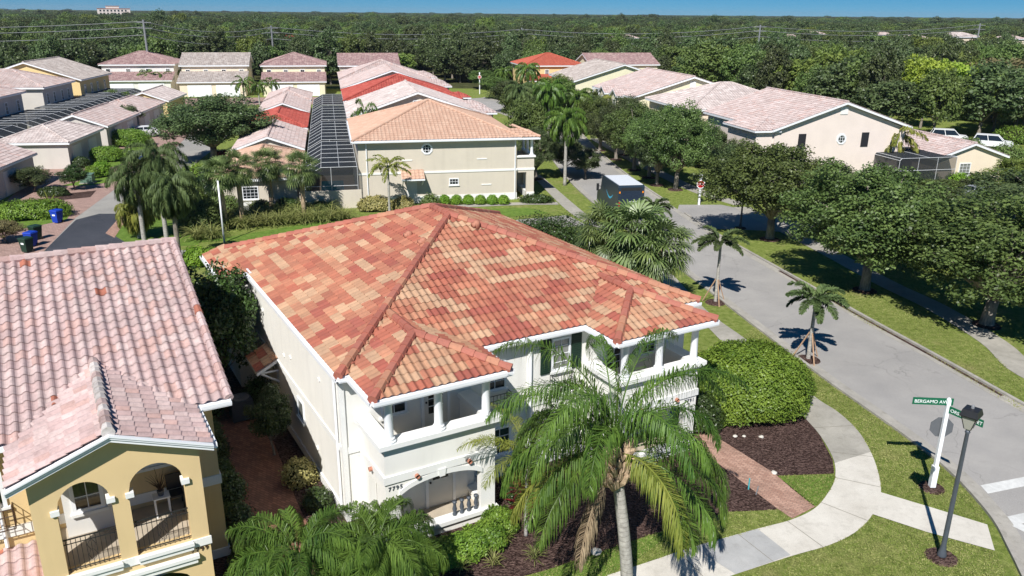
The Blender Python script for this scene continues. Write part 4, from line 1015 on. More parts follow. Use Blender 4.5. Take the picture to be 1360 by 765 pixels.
# right rows across the street
rr = 'houses across the street'
q3_ = house(FB, 'peach walled house with pink gable roof and round eight sided window', 39.6, 54.8, 1.0, 16.6, 'gable', 'fpink', 'peach', 5.6, .33, group=rr)
fc = Face(FB, 'front', 1.45); octagon(q3_, fc, 47.3, 4.5, .55)
for x in (43.0, 49.9): plain_box('shutter', q3_, M['dshutter'], fc, x-.4, x+.4, 0, .05, 3.7, 5.1)
plain_box('gable_vent', q3_, M['trim'], fc, 46.8, 47.6, 0, .06, 6.9, 7.6)
mb = MB(); mb.box(FB, 38.2, 40.1, 1.6, 7.5, -.2, 5.3); obj('bay_wall', mb, M['peach'], q3_)
roof(q3_, FB, [[(37.8, 1.2, 5.5), (40.6, 1.2, 5.5), (40.6, 4.0, 6.4)], [(37.8, 8.0, 5.5), (37.8, 1.2, 5.5), (40.8, 4.2, 6.5), (40.8, 5.2, 6.5)]], [], T['fpink'], T['fpink'], name='bay_roof', **KW)
q2_ = house(FB, 'house with pinkish white hip roof, next beyond the peach house', 38.6, 54, 18.2, 32, 'hip', 'fwhite', 'cream2', 5.6, .35, group=rr)
q1_ = house(FB, 'house with long pink gable roof and two small gablets over the street', 37.2, 54.4, 33.0, 50.5, 'gable', 'fpink', 'cream', 5.6, .3, group=rr)
plain_box('gable_vent', q1_, M['trim'], Face(FB, 'front', 33.45), 45.4, 46.2, 0, .06, 6.7, 7.5)
for b in (36.5, 41.5):
    roof(q1_, FB, [[(36.4, b+3.0, 5.3), (36.4, b, 5.3), (36.4, b+1.5, 6.3), (40.5, b+1.5, 6.3)][:3]+[(40.5, b+1.5, 6.3)]][:0] or [[(40.5, b, 5.4), (36.2, b, 5.4), (36.2, b+1.5, 6.3), (40.5, b+1.5, 6.3)], [(36.2, b+3, 5.4), (40.5, b+3, 5.4), (40.5, b+1.5, 6.3), (36.2, b+1.5, 6.3)]], [], T['fpink'], T['fpink'], name='gablet_roof', **KW)
    mb = MB(); mb.prof(FB, 'a', [(b+.3, -.2), (b+.3, 5.3), (b+1.5, 6.0), (b+2.7, 5.3), (b+2.7, -.2)], 36.5, 38.0); obj('bay_wall', mb, M['cream'], q1_)
    window(q1_, Face(FB, 'left', 36.5), b+1.0, b+2.0, 3.3, 4.9, 2, 3)
for b in (46.2, 49): column(q1_, FB.w(37.0, b), .14, 3.6, 5.4)
q0_ = house(FB, 'house with grey white gable roof farthest along the street', 37.2, 54.4, 60, 76, 'gable', 'fgrey', 'cream', 5.6, .3, group=rr)
window(q0_, Face(FB, 'left', 37.65), 62, 63, 3.3, 4.8)
q4_ = house(FB, 'low peach garage with pink gable roof and one paned window', 56.2, 64.6, -1.4, 19.5, 'gable', 'fpink', 'cream2', 2.8, .33, .35)
window(q4_, Face(FB, 'front', -1.05), 59.2, 60.5, .9, 2.2, 3, 4, 'glassl')
cage(FB, 'flat topped screened lanai joining the peach house and low garage', 51.3, 57.6, -2.4, 4, 2.9, 3.1, 'left', 1, 3, .2, False)

# ================================================================== plants
def rand_unit(n):
    v = rng.normal(size=(n, 3)); return v/np.linalg.norm(v, axis=1)[:, None]
def leaves(centers, normals, size, jit=.35, aspect=.6):
    "one four sided leaf per centre, facing roughly along its normal"
    n = len(centers); size = size*(rng.uniform(.65, 1.35, n))[:, None]
    nn = normals+rng.normal(scale=jit, size=(n, 3)); nn /= np.linalg.norm(nn, axis=1)[:, None]
    r = rand_unit(n); t = np.cross(nn, r); t /= np.linalg.norm(t, axis=1)[:, None]; b = np.cross(nn, t)
    V = np.stack([centers-t*size, centers-b*size*aspect+nn*size*.12, centers+t*size, centers+b*size*aspect+nn*size*.12], 1).reshape(-1, 3)
    return V
def quads_mesh(name, V):
    n = len(V)//4; me = bpy.data.meshes.new(name)
    me.vertices.add(len(V)); me.vertices.foreach_set('co', np.ascontiguousarray(V, dtype=np.float32).ravel())
    me.loops.add(n*4); me.loops.foreach_set('vertex_index', np.arange(n*4, dtype=np.int32))
    me.polygons.add(n); me.polygons.foreach_set('loop_start', np.arange(0, n*4, 4, dtype=np.int32)); me.polygons.foreach_set('loop_total', np.full(n, 4, dtype=np.int32))
    me.update(calc_edges=True); me.validate(); return me
LM = {}
LM['oak'] = leaf_mat('oak_foliage', C(50, 66, 38), C(110, 124, 78), .45, .24, .6, .15)
LM['oak2'] = leaf_mat('street_oak_foliage', C(54, 74, 36), C(120, 138, 76), .45, .25, .6, .10)
LM['bright'] = leaf_mat('bright_foliage', C(80, 104, 44), C(142, 156, 78), .5, .3, .5, .10)
LM['mid'] = leaf_mat('mid_green_foliage', C(70, 92, 46), C(124, 142, 76), .5, .3, .5, .10)
LM['limet'] = leaf_mat('lime_tree_foliage', C(122, 152, 48), C(190, 206, 88), .5, .4, .5, .05)
LM['brown'] = leaf_mat('brownish_foliage', C(96, 88, 58), C(136, 128, 88), .7, .2, .5, .06)
LM['hedge'] = leaf_mat('hedge_foliage', C(72, 106, 34), C(142, 168, 66), .45, .28, 1.2, .06)
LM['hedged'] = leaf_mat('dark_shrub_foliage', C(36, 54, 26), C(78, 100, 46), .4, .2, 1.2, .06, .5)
LM['lime'] = leaf_mat('lime_shrub_foliage', C(84, 130, 30), C(140, 176, 60), .5, .3, 1.2, .05)
LM['varieg'] = leaf_mat('variegated_foliage', C(120, 120, 62), C(196, 184, 122), .5, .25, 2.0, .04)
LM['red'] = leaf_mat('red_foliage', C(92, 30, 32), C(150, 66, 62), .4, .25, 2.0, .04)
LM['palm'] = leaf_mat('queen_palm_fronds', C(44, 76, 26), C(116, 144, 62), .42, .22, .9, .05, .32)
LM['palmy'] = leaf_mat('yellowish_palm_fronds', C(92, 108, 36), C(156, 156, 76), .5, .25, .9, .05, .25)
LM['palmd'] = leaf_mat('dark_palm_fronds', C(50, 70, 38), C(112, 128, 78), .55, .2, .9, .06, .2)
LM['fan'] = leaf_mat('fan_palm_fronds', C(64, 86, 42), C(132, 148, 88), .42, .22, .9, .06, .5)
LM['dead'] = leaf_mat('dead_frond', C(122, 104, 82), C(168, 150, 124), .8, .15, 1.5, .03, .1)
LM['grassy'] = leaf_mat('ornamental_grass_blades', C(92, 104, 48), C(158, 160, 96), .6, .25, 1.5, .06)
k = N('bark'); p = k.pos(); mp = k.n('ShaderNodeMapping'); mp.inputs['Scale'].default_value = (6, 6, 1.4); k.l(p, mp.inputs[0]); nz = k.noise(2, 5, mp.outputs[0], .7)
k.bsdf(k.ramp(nz, [(.3, C(92, 84, 76)), (.7, C(160, 152, 140))]), .9, (nz, .8, .04), .1); M['bark'] = k.m
k = N('palm_trunk'); p = k.pos(); sp = k.n('ShaderNodeSeparateXYZ'); k.l(p, sp.inputs[0]); wv = k.math('FRACT', k.math('ADD', k.math('MULTIPLY', sp.outputs[2], 7.0), k.math('MULTIPLY', k.noise(1.5, 2, p), 1.6)))
nz = k.noise(7, 4, p, .7); col = k.ramp(nz, [(.3, C(140, 136, 130)), (.7, C(186, 182, 174))]); col = k.mix(k.ramp(wv, [(.0, .75), (.16, .0)]), col, C(84, 76, 68))
k.bsdf(col, .85, (wv, .5, .02), .15); M['ptrunk'] = k.m
M['boot'] = plain('palm_boots', C(172, 150, 124), .9, .35, 9, (20, .6), .1)
M['stake'] = plain('timber_stake', C(176, 144, 116), .8, .12, 8)
M['mulchring'] = M['mulch']

def branches(mb, base, h0, tips, r0, seedr):
    "trunk to h0 then limbs to every tip"
    bx, by = 0, 0
    lean = np.array([seedr.uniform(-.15, .15), seedr.uniform(-.15, .15)])
    mb.tube([(0, 0, -.1), (0, 0, .15), (lean[0]*.4, lean[1]*.4, h0*.55), (lean[0], lean[1], h0)], [r0*1.5, r0*1.1, r0*.9, r0*.85], 9)
    for t in tips:
        t = np.array(t); m1 = np.array([lean[0]+(t[0]-lean[0])*.35, lean[1]+(t[1]-lean[1])*.35, h0+(t[2]-h0)*.45+.25]); m2 = np.array([lean[0]+(t[0]-lean[0])*.7, lean[1]+(t[1]-lean[1])*.7, h0+(t[2]-h0)*.78+.2])
        m1 += np.array([seedr.uniform(-.3, .3), seedr.uniform(-.3, .3), 0]); rr = r0*seedr.uniform(.3, .5)
        mb.tube([(lean[0], lean[1], h0-.1), tuple(m1), tuple(m2), tuple(t)], [rr, rr*.75, rr*.5, rr*.18], 6)
def tree_mesh(name, R, H0, H1, leaf, n, nclump, seed, trunk_h=None, r0=.22, clump=.26, limbs=14, fl=.66, jit=.5):
    """crown: leaf clumps spread through a lumpy volume between heights H0 and H1"""
    rs = np.random.default_rng(seed); sr = random.Random(seed)
    cz = (H0+H1)/2; hz = (H1-H0)/2
    cs = []
    while len(cs) < nclump:
        d = rs.normal(size=3); d /= np.linalg.norm(d); q = rs.uniform(.25, 1)**.45
        if d[2] < -.75: continue
        lump = 1+.16*math.sin(3*math.atan2(d[1], d[0])+seed)+.1*math.sin(5*math.atan2(d[1], d[0])+2*seed)
        cs.append((d[0]*R*q*lump*.86*(1.0 if d[2] > -.1 else .9), d[1]*R*q*lump*.86, cz+d[2]*hz*q*(.7+.35*rs.random())))
    cs = np.array(cs); rad_c = R*clump*rs.uniform(.55, 1.2, nclump)
    w = rad_c**2; pick = rs.choice(nclump, n, p=w/w.sum())
    d = rand_unit(n); q = rs.uniform(.0, 1, n)**.4
    sc_ = np.stack([rad_c[pick], rad_c[pick], rad_c[pick]*fl], 1)
    cen = cs[pick]+d*sc_*q[:, None]+rs.normal(scale=leaf*.6, size=(n, 3))
    nr = d*.6+np.array([0, 0, .55])+(cs[pick]-np.array([0, 0, cz-hz*.5]))/R*.5
    nr /= np.linalg.norm(nr, axis=1)[:, None]
    cm = quads_mesh(name+'_crown', leaves(cen, nr, leaf, jit))
    mb = MB(); th = trunk_h if trunk_h else H0*.9
    tips = cs[rs.permutation(nclump)[:limbs]]; branches(mb, None, th, tips, r0, sr)
    tm_ = bpy.data.meshes.new(name+'_trunk'); tm_.from_pydata(mb.v, [], mb.f); tm_.polygons.foreach_set('use_smooth', [True]*len(tm_.polygons)); tm_.update()
    return cm, tm_
def put(name, label, cat, me_parts, loc, rz=0.0, s=1.0, group=None):
    "me_parts: (part name, mesh, material, smooth)"
    t = thing(name, label, cat, loc, group, rz); t.scale = (s, s, s) if not hasattr(s, '__len__') else s
    for pn, me, m in me_parts:
        o = bpy.data.objects.new(pn, me); COL.objects.link(o); o.parent = t
        if m is not None and len(me.materials) == 0: me.materials.append(m)
        if m is not None and me.materials[0] != m:
            o.material_slots[0].link = 'OBJECT'; o.material_slots[0].material = m
    return t
# --- oak protos
OAK = [tree_mesh('oak%d' % i, 4.0, 1.5, 8.0, .082, 42000, 190, 11+i, 1.7, .24, .17, 34, .9, .75) for i in range(3)]
SML = [tree_mesh('small%d' % i, 2.2, 1.2, 6.1, .085, 14000, 80, 31+i, 1.3, .12, .27, 14, .85, .7) for i in range(2)]
FOR = [tree_mesh('wood%d' % i, 4.8, 1.5, 11.0, .23, 7600, 110, 51+i, 2.4, .22, .22, 10, .8, .7) for i in range(4)]
def oak(label, px, top, wpx, v, m='oak2', group='street oaks', rz=None, name='oak_tree'):
    g = P(*px); h = HT(px[0], px[1], px[0], top); dist = math.hypot(g[1], g[0], CH)
    wm = wpx/FPX*dist; rz = random.uniform(0, 6.28) if rz is None else rz
    return put(name, label, 'tree', [('crown', OAK[v][0], LM[m]), ('trunk', OAK[v][1], M['bark'])], (g[0], g[1], 0), rz, (wm/8.0, wm/8.0, h/9.1), group)
OT = [
 ((1148, 386), 190, 205, 0, 'oak2', 'street oak with thick forked pale trunk standing in sunlit grass beside the road'),
 ((1022, 318), 166, 178, 1, 'oak2', 'street oak beside the side road mouth, its crown in front of the peach house'),
 ((1310, 432), 230, 250, 2, 'oak2', 'big spreading oak low at the right edge of the picture'),
 ((1236, 350), 228, 150, 1, 'oak', 'oak standing behind the forked oak, in front of the low peach garage'),
 ((1400, 330), 214, 230, 0, 'oak', 'oak at the picture edge below the low garage'),
 ((1090, 285), 205, 120, 2, 'oak', 'oak crown hiding the foot of the peach house wall'),
 ((897, 252), 120, 104, 2, 'oak2', 'tall street oak by the far sign post with slim bare trunk'),
 ((872, 246), 150, 80, 0, 'oak', 'slim street oak between the tall oak and the truck'),
 ((842, 226), 122, 88, 1, 'oak2', 'street oak beyond the truck on the right side of the road'),
 ((818, 212), 128, 74, 2, 'oak', 'street oak two trees beyond the truck'),
 ((797, 200), 118, 76, 0, 'oak2', 'street oak three trees beyond the truck, in front of the gablets'),
 ((772, 178), 112, 70, 1, 'oak', 'street oak at the far bend on the right side of the road'),
 ((285, 214), 112, 150, 0, 'oak', 'round grey green oak beside the upper lane and pink garages'),
 ((862, 236), 134, 84, 1, 'oak2', 'street oak squeezed between the slim oak and the truck oak'), ((830, 206), 116, 76, 0, 'oak', 'oak behind the truck on the house side of the walk'), ((905, 216), 142, 84, 0, 'oak', 'garden oak left of the pinkish white hip roof'), ((866, 200), 136, 76, 2, 'oak2', 'garden oak under the near end of the long pink roof'), ((712, 238), 158, 60, 1, 'oak', 'dark oak at the tan house porch end'), ((706, 176), 108, 64, 2, 'oak2', 'street oak left of the far road bend'),
 ((940, 222), 160, 100, 1, 'oak', 'garden oak in front of the pinkish white hip roof'),
 ((985, 238), 172, 90, 0, 'oak', 'garden oak left of the peach house bay'),
 ((930, 178), 140, 80, 2, 'oak', 'garden oak before the gable of the long pink roof'),
]
for px, top, wp, v, m, lb in OT:
    o = oak(lb, px, top, wp, v, m)
    g = P(*px); mb = MB(); mb.lathe((g[0], g[1], 0), [(.75, -.01), (.7, .05), (.3, .11)], 14); mr = obj('mulch_ring', mb, M['mulch']); mr.parent = None
    mr.data.transform(Matrix.Translation((-g[0], -g[1], 0))); mr.parent = o; mr.data.transform(Matrix.Diagonal((1/o.scale[0], 1/o.scale[1], 1/o.scale[2], 1)))
# smaller trees along the left side of the street and by houses
ST = [
 ((700, 215), 128, 62, 0, 'mid', 'small street tree behind the tan house porch'), ((716, 196), 120, 58, 1, 'oak', 'dark street tree left of the road just past the tan house'),
 ((690, 172), 112, 56, 1, 'mid', 'street tree beside the bays of the pink and red roofs'), ((676, 150), 104, 52, 0, 'oak', 'street tree beside the red roofed house'),
 ((660, 132), 100, 44, 1, 'mid', 'street tree before the far white sign post'), ((742, 176), 104, 60, 0, 'mid', 'street tree in the middle of the far road bend'),
 ((733, 152), 96, 56, 1, 'bright', 'light green street tree below the orange roof'), ((765, 152), 108, 50, 0, 'oak', 'dark tree below the grey gable roof'),
 ((622, 108), 84, 46, 1, 'oak', 'dark tree at the far end of the middle row'), ((640, 118), 92, 40, 0, 'mid', 'small tree right of the farthest pink bay'),
 ((785, 168), 120, 50, 1, 'mid', 'tree in front of the two gablets'), ((735, 150), 108, 44, 0, 'oak', 'dark tree next to the light green street tree'),
 ((752, 232), 182, 52, 0, 'oak', 'small dark leafed tree at the kerb with its shadow on the road'), ((778, 238), 196, 44, 1, 'oak', 'lower dark leafed tree at the kerb before the truck'),
 ((1005, 258), 205, 60, 1, 'mid', 'small tree beside the side road verge'), ((965, 255), 190, 60, 0, 'oak', 'dark tree right of the far sign post'),
 ((1190, 262), 226, 64, 0, 'hedged', 'dark tree in front of the screened lanai'), ((1240, 268), 236, 60, 1, 'mid', 'green tree below the screened lanai'), ((1290, 262), 236, 50, 1, 'oak', 'small tree below the low garage window'),
 ((1345, 262), 208, 60, 0, 'bright', 'light green tree right of the low garage'),
 ((160, 150), 118, 42, 1, 'mid', 'round green tree before the leftmost far house'), ((432, 112), 72, 26, 0, 'bright', 'yellow green tree between two far houses'), ((226, 120), 86, 34, 1, 'mid', 'green tree at the corner of the second far house'),
 ((172, 178), 138, 32, 0, 'oak', 'small dark tree at the gabled garage door'), ((100, 252), 218, 36, 1, 'hedged', 'cloud pruned little tree on a mulch island'), ((45, 255), 220, 46, 0, 'oak', 'dark olive shrub tree by the nearest left garage'), ((78, 212), 184, 34, 1, 'brown', 'thin brownish tree between two left garages'), ((8, 322), 292, 42, 0, 'brown', 'sparse young tree at the left edge by the bins'),
]
for px, top, wp, v, m, lb in ST:
    g = P(*px); h = HT(px[0], px[1], px[0], top); wm = wp/FPX*math.hypot(g[0], g[1], CH)
    put('tree', lb, 'tree', [('crown', SML[v][0], LM[m]), ('trunk', SML[v][1], M['bark'])], (g[0], g[1], 0), random.uniform(0, 6), (wm/4.4, wm/4.4, h/6.2), 'small trees among the houses')
# dark trees between the two near houses
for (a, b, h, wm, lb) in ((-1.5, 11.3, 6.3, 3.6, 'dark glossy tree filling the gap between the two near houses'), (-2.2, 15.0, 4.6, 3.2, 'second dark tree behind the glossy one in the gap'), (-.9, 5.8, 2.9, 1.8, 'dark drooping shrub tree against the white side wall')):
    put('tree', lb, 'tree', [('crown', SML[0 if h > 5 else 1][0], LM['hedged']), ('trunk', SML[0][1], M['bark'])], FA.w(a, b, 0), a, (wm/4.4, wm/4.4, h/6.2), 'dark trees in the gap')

# --- palms
def frond_pts(phi, e0, L, droop, n=14, curl=0.0, z0=0.0, r=.1):
    pts = []; p = np.array([math.cos(phi)*r, math.sin(phi)*r, z0]); ds = L/n
    for i in range(n+1):
        t = i/n; e = e0-droop*t**1.15; ph = phi+curl*t
        pts.append(p.copy()); p = p+ds*np.array([math.cos(ph)*math.cos(e), math.sin(ph)*math.cos(e), math.sin(e)])
    return np.array(pts)
def frond_mesh(mb, lm, pts, leaflet, pairs, hang=.5, width=.03, sr=random, rr=.022, bare=.16):
    "mb gets the rachis, lm the leaflets"
    n = len(pts)-1; L = n
    mb.tube([tuple(p) for p in pts], [rr*(1-.85*i/n) for i in range(n+1)], 5)
    for k in range(pairs):
        t = bare+(1-bare)*(k+.5)/pairs; i = min(n-1, int(t*n)); f = t*n-i; p = pts[i]*(1-f)+pts[i+1]*f
        d = pts[i+1]-pts[i]; d /= np.linalg.norm(d); up = np.array([0, 0, 1.]); s = np.cross(d, up); s /= (np.linalg.norm(s)+1e-9); nn = np.cross(s, d)
        ll = leaflet*(math.sin(math.pi*min(1, .12+.88*((t-bare)/(1-bare))**.8))**.55)*sr.uniform(.8, 1.1)+.05
        for sd in (-1, 1):
            lift = sr.uniform(-.35, .75); dr = s*sd*(.78+sr.uniform(-.1, .1))+d*(.55+.3*t)+nn*lift; dr /= np.linalg.norm(dr)
            p0 = p; p1 = p+dr*ll*.45+up*(-hang*.07*ll); p2 = p1+(dr*(1-hang*.55)+np.array([0, 0, -hang]))*ll*.34; p3 = p2+(dr*(1-hang)*.7+np.array([0, 0, -hang*1.35]))*ll*.3
            wv = np.cross(dr, np.array([sr.uniform(-.4, .4), sr.uniform(-.4, .4), 1])); wv /= (np.linalg.norm(wv)+1e-9); wv *= width
            lm.add([p0-wv*.4, p0+wv*.4, p1+wv, p1-wv, p2+wv*.8, p2-wv*.8, p3], [(0, 1, 2, 3), (3, 2, 4, 5), (5, 4, 6)])
def mesh_of(mb, nm):
    me = bpy.data.meshes.new(nm); me.from_pydata(mb.v, [], mb.f); me.update(); return me
def pinnate_crown(n, L, leaflet, pairs, seed, e_hi=1.35, e_lo=-.3, droop=1.9, hang=.6, width=.03, z0=0, rr=.022):
    sr = random.Random(seed); R1 = MB(); L1 = MB()
    for i in range(n):
        q = i/(n-1); phi = i*2.399+sr.uniform(-.25, .25); e = e_hi+(e_lo-e_hi)*q**.9+sr.uniform(-.12, .12)
        pts = frond_pts(phi, e, L*sr.uniform(.85, 1.08), droop*sr.uniform(.8, 1.15)*(1-.3*q), 14, sr.uniform(-.3, .3), z0)
        frond_mesh(R1, L1, pts, leaflet, pairs, hang, width, sr, rr)
    # stalks and leaflets in one crown mesh
    L1.add(R1.v, R1.f); return mesh_of(L1, 'palm_crown')
def fan_crown(n, stalk, rad_, seg, seed, z0=0.0, lo=-1.0):
    sr = random.Random(seed); L1 = MB()
    for i in range(n):
        q = i/(n-1); phi = i*2.399+sr.uniform(-.3, .3); e = 1.35+(lo-1.35)*q+sr.uniform(-.12, .12)
        pts = frond_pts(phi, e, stalk*sr.uniform(.8, 1.1), .5, 5, 0, z0, .08); L1.tube([tuple(p) for p in pts], [.02]*6, 4)
        c = pts[-1]; d = pts[-1]-pts[-2]; d /= np.linalg.norm(d); s = np.cross(d, [0, 0, 1.]); s /= np.linalg.norm(s)+1e-9; nn = np.cross(s, d)
        R_ = rad_*sr.uniform(.85, 1.1)
        for k in range(seg):
            a = -2.0+4.0*k/(seg-1); dr = d*math.cos(a)+s*math.sin(a)+nn*.12*math.cos(k*3.1); dr /= np.linalg.norm(dr)
            ll = R_*(.72+.28*math.cos(a*.7)); wv = np.cross(dr, nn); wv /= np.linalg.norm(wv); w_ = R_*4.0/seg*.32
            p1 = c+dr*ll*.5; p2 = c+dr*ll*.8+np.array([0, 0, -ll*.10]); p3 = c+dr*ll*.96+np.array([0, 0, -ll*sr.uniform(.22, .38)])
            L1.add([c, p1+wv*w_, p2+wv*w_*.6, p3, p2-wv*w_*.6, p1-wv*w_], [(0, 1, 5), (1, 2, 4, 5), (2, 3, 4)])
    return mesh_of(L1, 'fan_crown')
def trunk_mesh(h, r0, r1, lean=(0, 0), boots=True, seed=0, rough=.0):
    sr = random.Random(seed); mb = MB(); n = 14; pts = []; rs = []
    for i in range(n+1):
        t = i/n; pts.append((lean[0]*t**1.5, lean[1]*t**1.5, -.1+(h+.1)*t)); rs.append((r0*(1.35 if i == 0 else 1)+(r1-r0)*t)*(1+sr.uniform(-rough, rough)))
    mb.tube(pts, rs, 12); return mesh_of_s(mb, 'palm_trunk')
def mesh_of_s(mb, nm):
    me = mesh_of(mb, nm); me.polygons.foreach_set('use_smooth', [True]*len(me.polygons)); return me
def boots_mesh(r, h, n, seed, zc=0.0, out=.16):
    sr = random.Random(seed); mb = MB()
    for i in range(n):
        a = i*2.399; z = zc-h*(i/n); L_ = out*sr.uniform(.7, 1.5)
        p0 = (math.cos(a)*r*.6, math.sin(a)*r*.6, z-.12); p1 = (math.cos(a)*(r+L_*.3), math.sin(a)*(r+L_*.3), z+.02); p2 = (math.cos(a)*(r+L_*.8), math.sin(a)*(r+L_*.8), z+.2*sr.uniform(.6, 1.4))
        mb.tube([p0, p1, p2], [r*.5, r*.34, r*.12], 5)
    return mesh_of(mb, 'boots')

# hero queen palm in front of the white house: every frond its own part
hp = P(833, 792); HX, HY = hp[0], hp[1]; HH = HT(833, 792, 815, 612)
t = thing('queen_palm', 'tall queen palm with long drooping fronds in front of the white house', 'palm tree', (HX, HY, 0))
def part(t, nm, me, m, z=0.0, lx=0.0, ly=0.0):
    o = bpy.data.objects.new(nm, me); COL.objects.link(o); o.parent = t; o.location = (lx, ly, z); me.materials.append(m); return o
cxy = P(815, 605, HH); lean = (cxy[0]-HX, cxy[1]-HY)
part(t, 'trunk', trunk_mesh(HH, .19, .15, lean, seed=3), M['ptrunk'])
part(t, 'frond_bases', boots_mesh(.36, 1.1, 60, 5, .35, .24), M['boot'], HH, *lean)
# (azimuth from the picture's right, counterclockwise seen from above; elevation; length; droop; yellowish)
D = math.pi/180
HF = [(175, 60, 3.3, 2.6, 0), (196, 46, 3.5, 2.3, 0), (216, 30, 3.5, 1.9, 0), (160, 66, 3.3, 2.8, 0), (186, 28, 3.5, 2.0, 0), (228, 18, 3.5, 1.6, 0), (150, 50, 3.3, 2.3, 0), (196, 6, 3.3, 1.5, 1),
      (100, 86, 4.9, 2.5, 0), (20, 87, 4.6, 2.8, 0), (200, 87, 4.9, 2.5, 0), (300, 86, 4.3, 2.8, 0), (150, 87, 5.1, 2.3, 0), (60, 87, 5.1, 2.3, 0), (240, 88, 4.9, 2.4, 0), (0, 88, 4.9, 2.5, 0), (0, 80, 3.8, 3.0, 0), (250, 80, 3.7, 3.0, 0), (170, 78, 4.1, 2.8, 0), (335, 76, 3.4, 3.0, 0), (120, 74, 3.8, 2.8, 0), (225, 74, 3.8, 2.7, 0),
      (-2, 26, 3.9, 2.1, 0), (-16, 18, 3.8, 1.95, 0), (-30, 8, 3.6, 1.7, 0), (8, 40, 3.6, 2.5, 0), (-62, 30, 3.7, 2.3, 1), (-50, 10, 3.3, 1.6, 0)]
for i, (az, el, L_, dr, yl) in enumerate(HF):
    R1 = MB(); L1 = MB(); sr = random.Random(i)
    frond_mesh(R1, L1, frond_pts(az*D, el*D, L_*1.08, dr, 18, sr.uniform(-.25, .25), .1, .12), .74, 125, .98, .0125, sr, .03)
    L1.add(R1.v, R1.f); part(t, 'frond', mesh_of(L1, 'frond'), LM['palmy' if yl else 'palm'], HH, *lean)
R1 = MB(); R1.tube([(0, 0, .3), (.02, .02, 1.3), (.03, .02, 2.5)], [.05, .035, .008], 6); part(t, 'spear_leaf', mesh_of(R1, 'spear'), LM['palm'], HH, *lean)
R1 = MB(); L1 = MB(); frond_mesh(R1, L1, frond_pts(232*D, -.75, 2.9, .75, 12, 0, -.3, .2), .5, 90, 1.1, .014, random.Random(4), .03); L1.add(R1.v, R1.f)
part(t, 'dead_frond', mesh_of(L1, 'dead'), LM['dead'], HH, *lean)

# palms cut by the lower edge
def small_palm(label, px, z, n, L_, leaf, pairs, seed, m, th=.09, width=.0095, group=None, **kw):
    g = P(px[0], px[1], z); t = thing('palm_tree', label, 'palm tree', (g[0], g[1], 0), group)
    part(t, 'crown', pinnate_crown(n, L_, leaf, pairs, seed, width=width, **kw), LM[m], z)
    part(t, 'trunk', trunk_mesh(z+.15, th, th*.8, seed=seed), M['ptrunk']); return t
small_palm('palm with long bright fronds at the lower picture edge, left of the two', (395, 742), 2.3, 34, 2.2, .6, 90, 21, 'palm', e_lo=.2, droop=2.3, hang=1.0)
small_palm('palm at the lower picture edge against the white porch corner, right of the two', (500, 728), 2.4, 34, 2.0, .7, 90, 22, 'palm', e_lo=.2, droop=2.5, hang=1.1)
small_palm('small yellow green palm at the porch corner behind the tall palm', (700, 606), 2.9, 16, 2.2, .4, 60, 23, 'palmy', .06, e_lo=.1, droop=1.9)
small_palm('slim coconut like palm in front of the beige side wall', (515, 222), 3.9, 16, 2.0, .4, 26, 24, 'palmy', .11, width=.04, e_lo=.0, droop=1.9)
# queen palms by the alley
def queen(label, px, top, seed, m, group, L_=2.3, n=34, bark=False, droop=2.4, e_lo=-.9, wd=.02):
    h = HT(px[0], px[1], px[0], top)-.9; g = P(*px); t = thing('queen_palm', label, 'palm tree', (g[0], g[1], 0), group)
    part(t, 'crown', pinnate_crown(n, L_, .62, 70, seed, width=wd, e_hi=1.5, e_lo=e_lo, droop=droop, hang=.95), LM[m], h); part(t, 'trunk', trunk_mesh(h+.2, .17, .13, seed=seed), M['bark'] if bark else M['ptrunk'])
ga_ = 'queen palms by the alley'
queen('queen palm leaning over the alley, left of the group', (192, 322), 214, 40, 'palmd', ga_, 2.6); queen('queen palm with greyish fronds in the alley group', (222, 322), 192, 41, 'palmd', ga_, 2.6)
queen('queen palm with dark trunk rising behind the yellow house ridge', (240, 356), 228, 42, 'palmd', ga_, 2.2, 38, True, 2.6, -1.1); queen('yellowish queen palm with low hanging crown at the alley edge', (186, 316), 262, 43, 'palmy', ga_, 1.7)
gs_ = 'queen palms along the street'
for i, (px, top, L_, m, lb) in enumerate([((750, 246), 146, 2.7, 'palm', 'tall queen palm at the kerb right of the tan house porch'), ((764, 196), 122, 2.6, 'palm', 'queen palm leaning over the far road'), ((728, 200), 110, 2.7, 'palm', 'queen palm before the far bend, left of the road'), ((885, 178), 122, 2.4, 'palmy', 'feathery palm in front of the cream bay across the street'), ((700, 150), 86, 3.0, 'palm', 'palm behind the street trees below the orange roof'), ((668, 118), 90, 2.4, 'palm', 'small palm beside the far white sign post'), ((690, 190), 112, 2.6, 'palmd', 'queen palm over the bays of the middle row'), ((815, 176), 124, 2.2, 'palmy', 'feathery palm below the two gablets')]):
    queen(lb, px, top, 60+i, m, gs_, L_, 28, False, 2.5, -.7, .026)
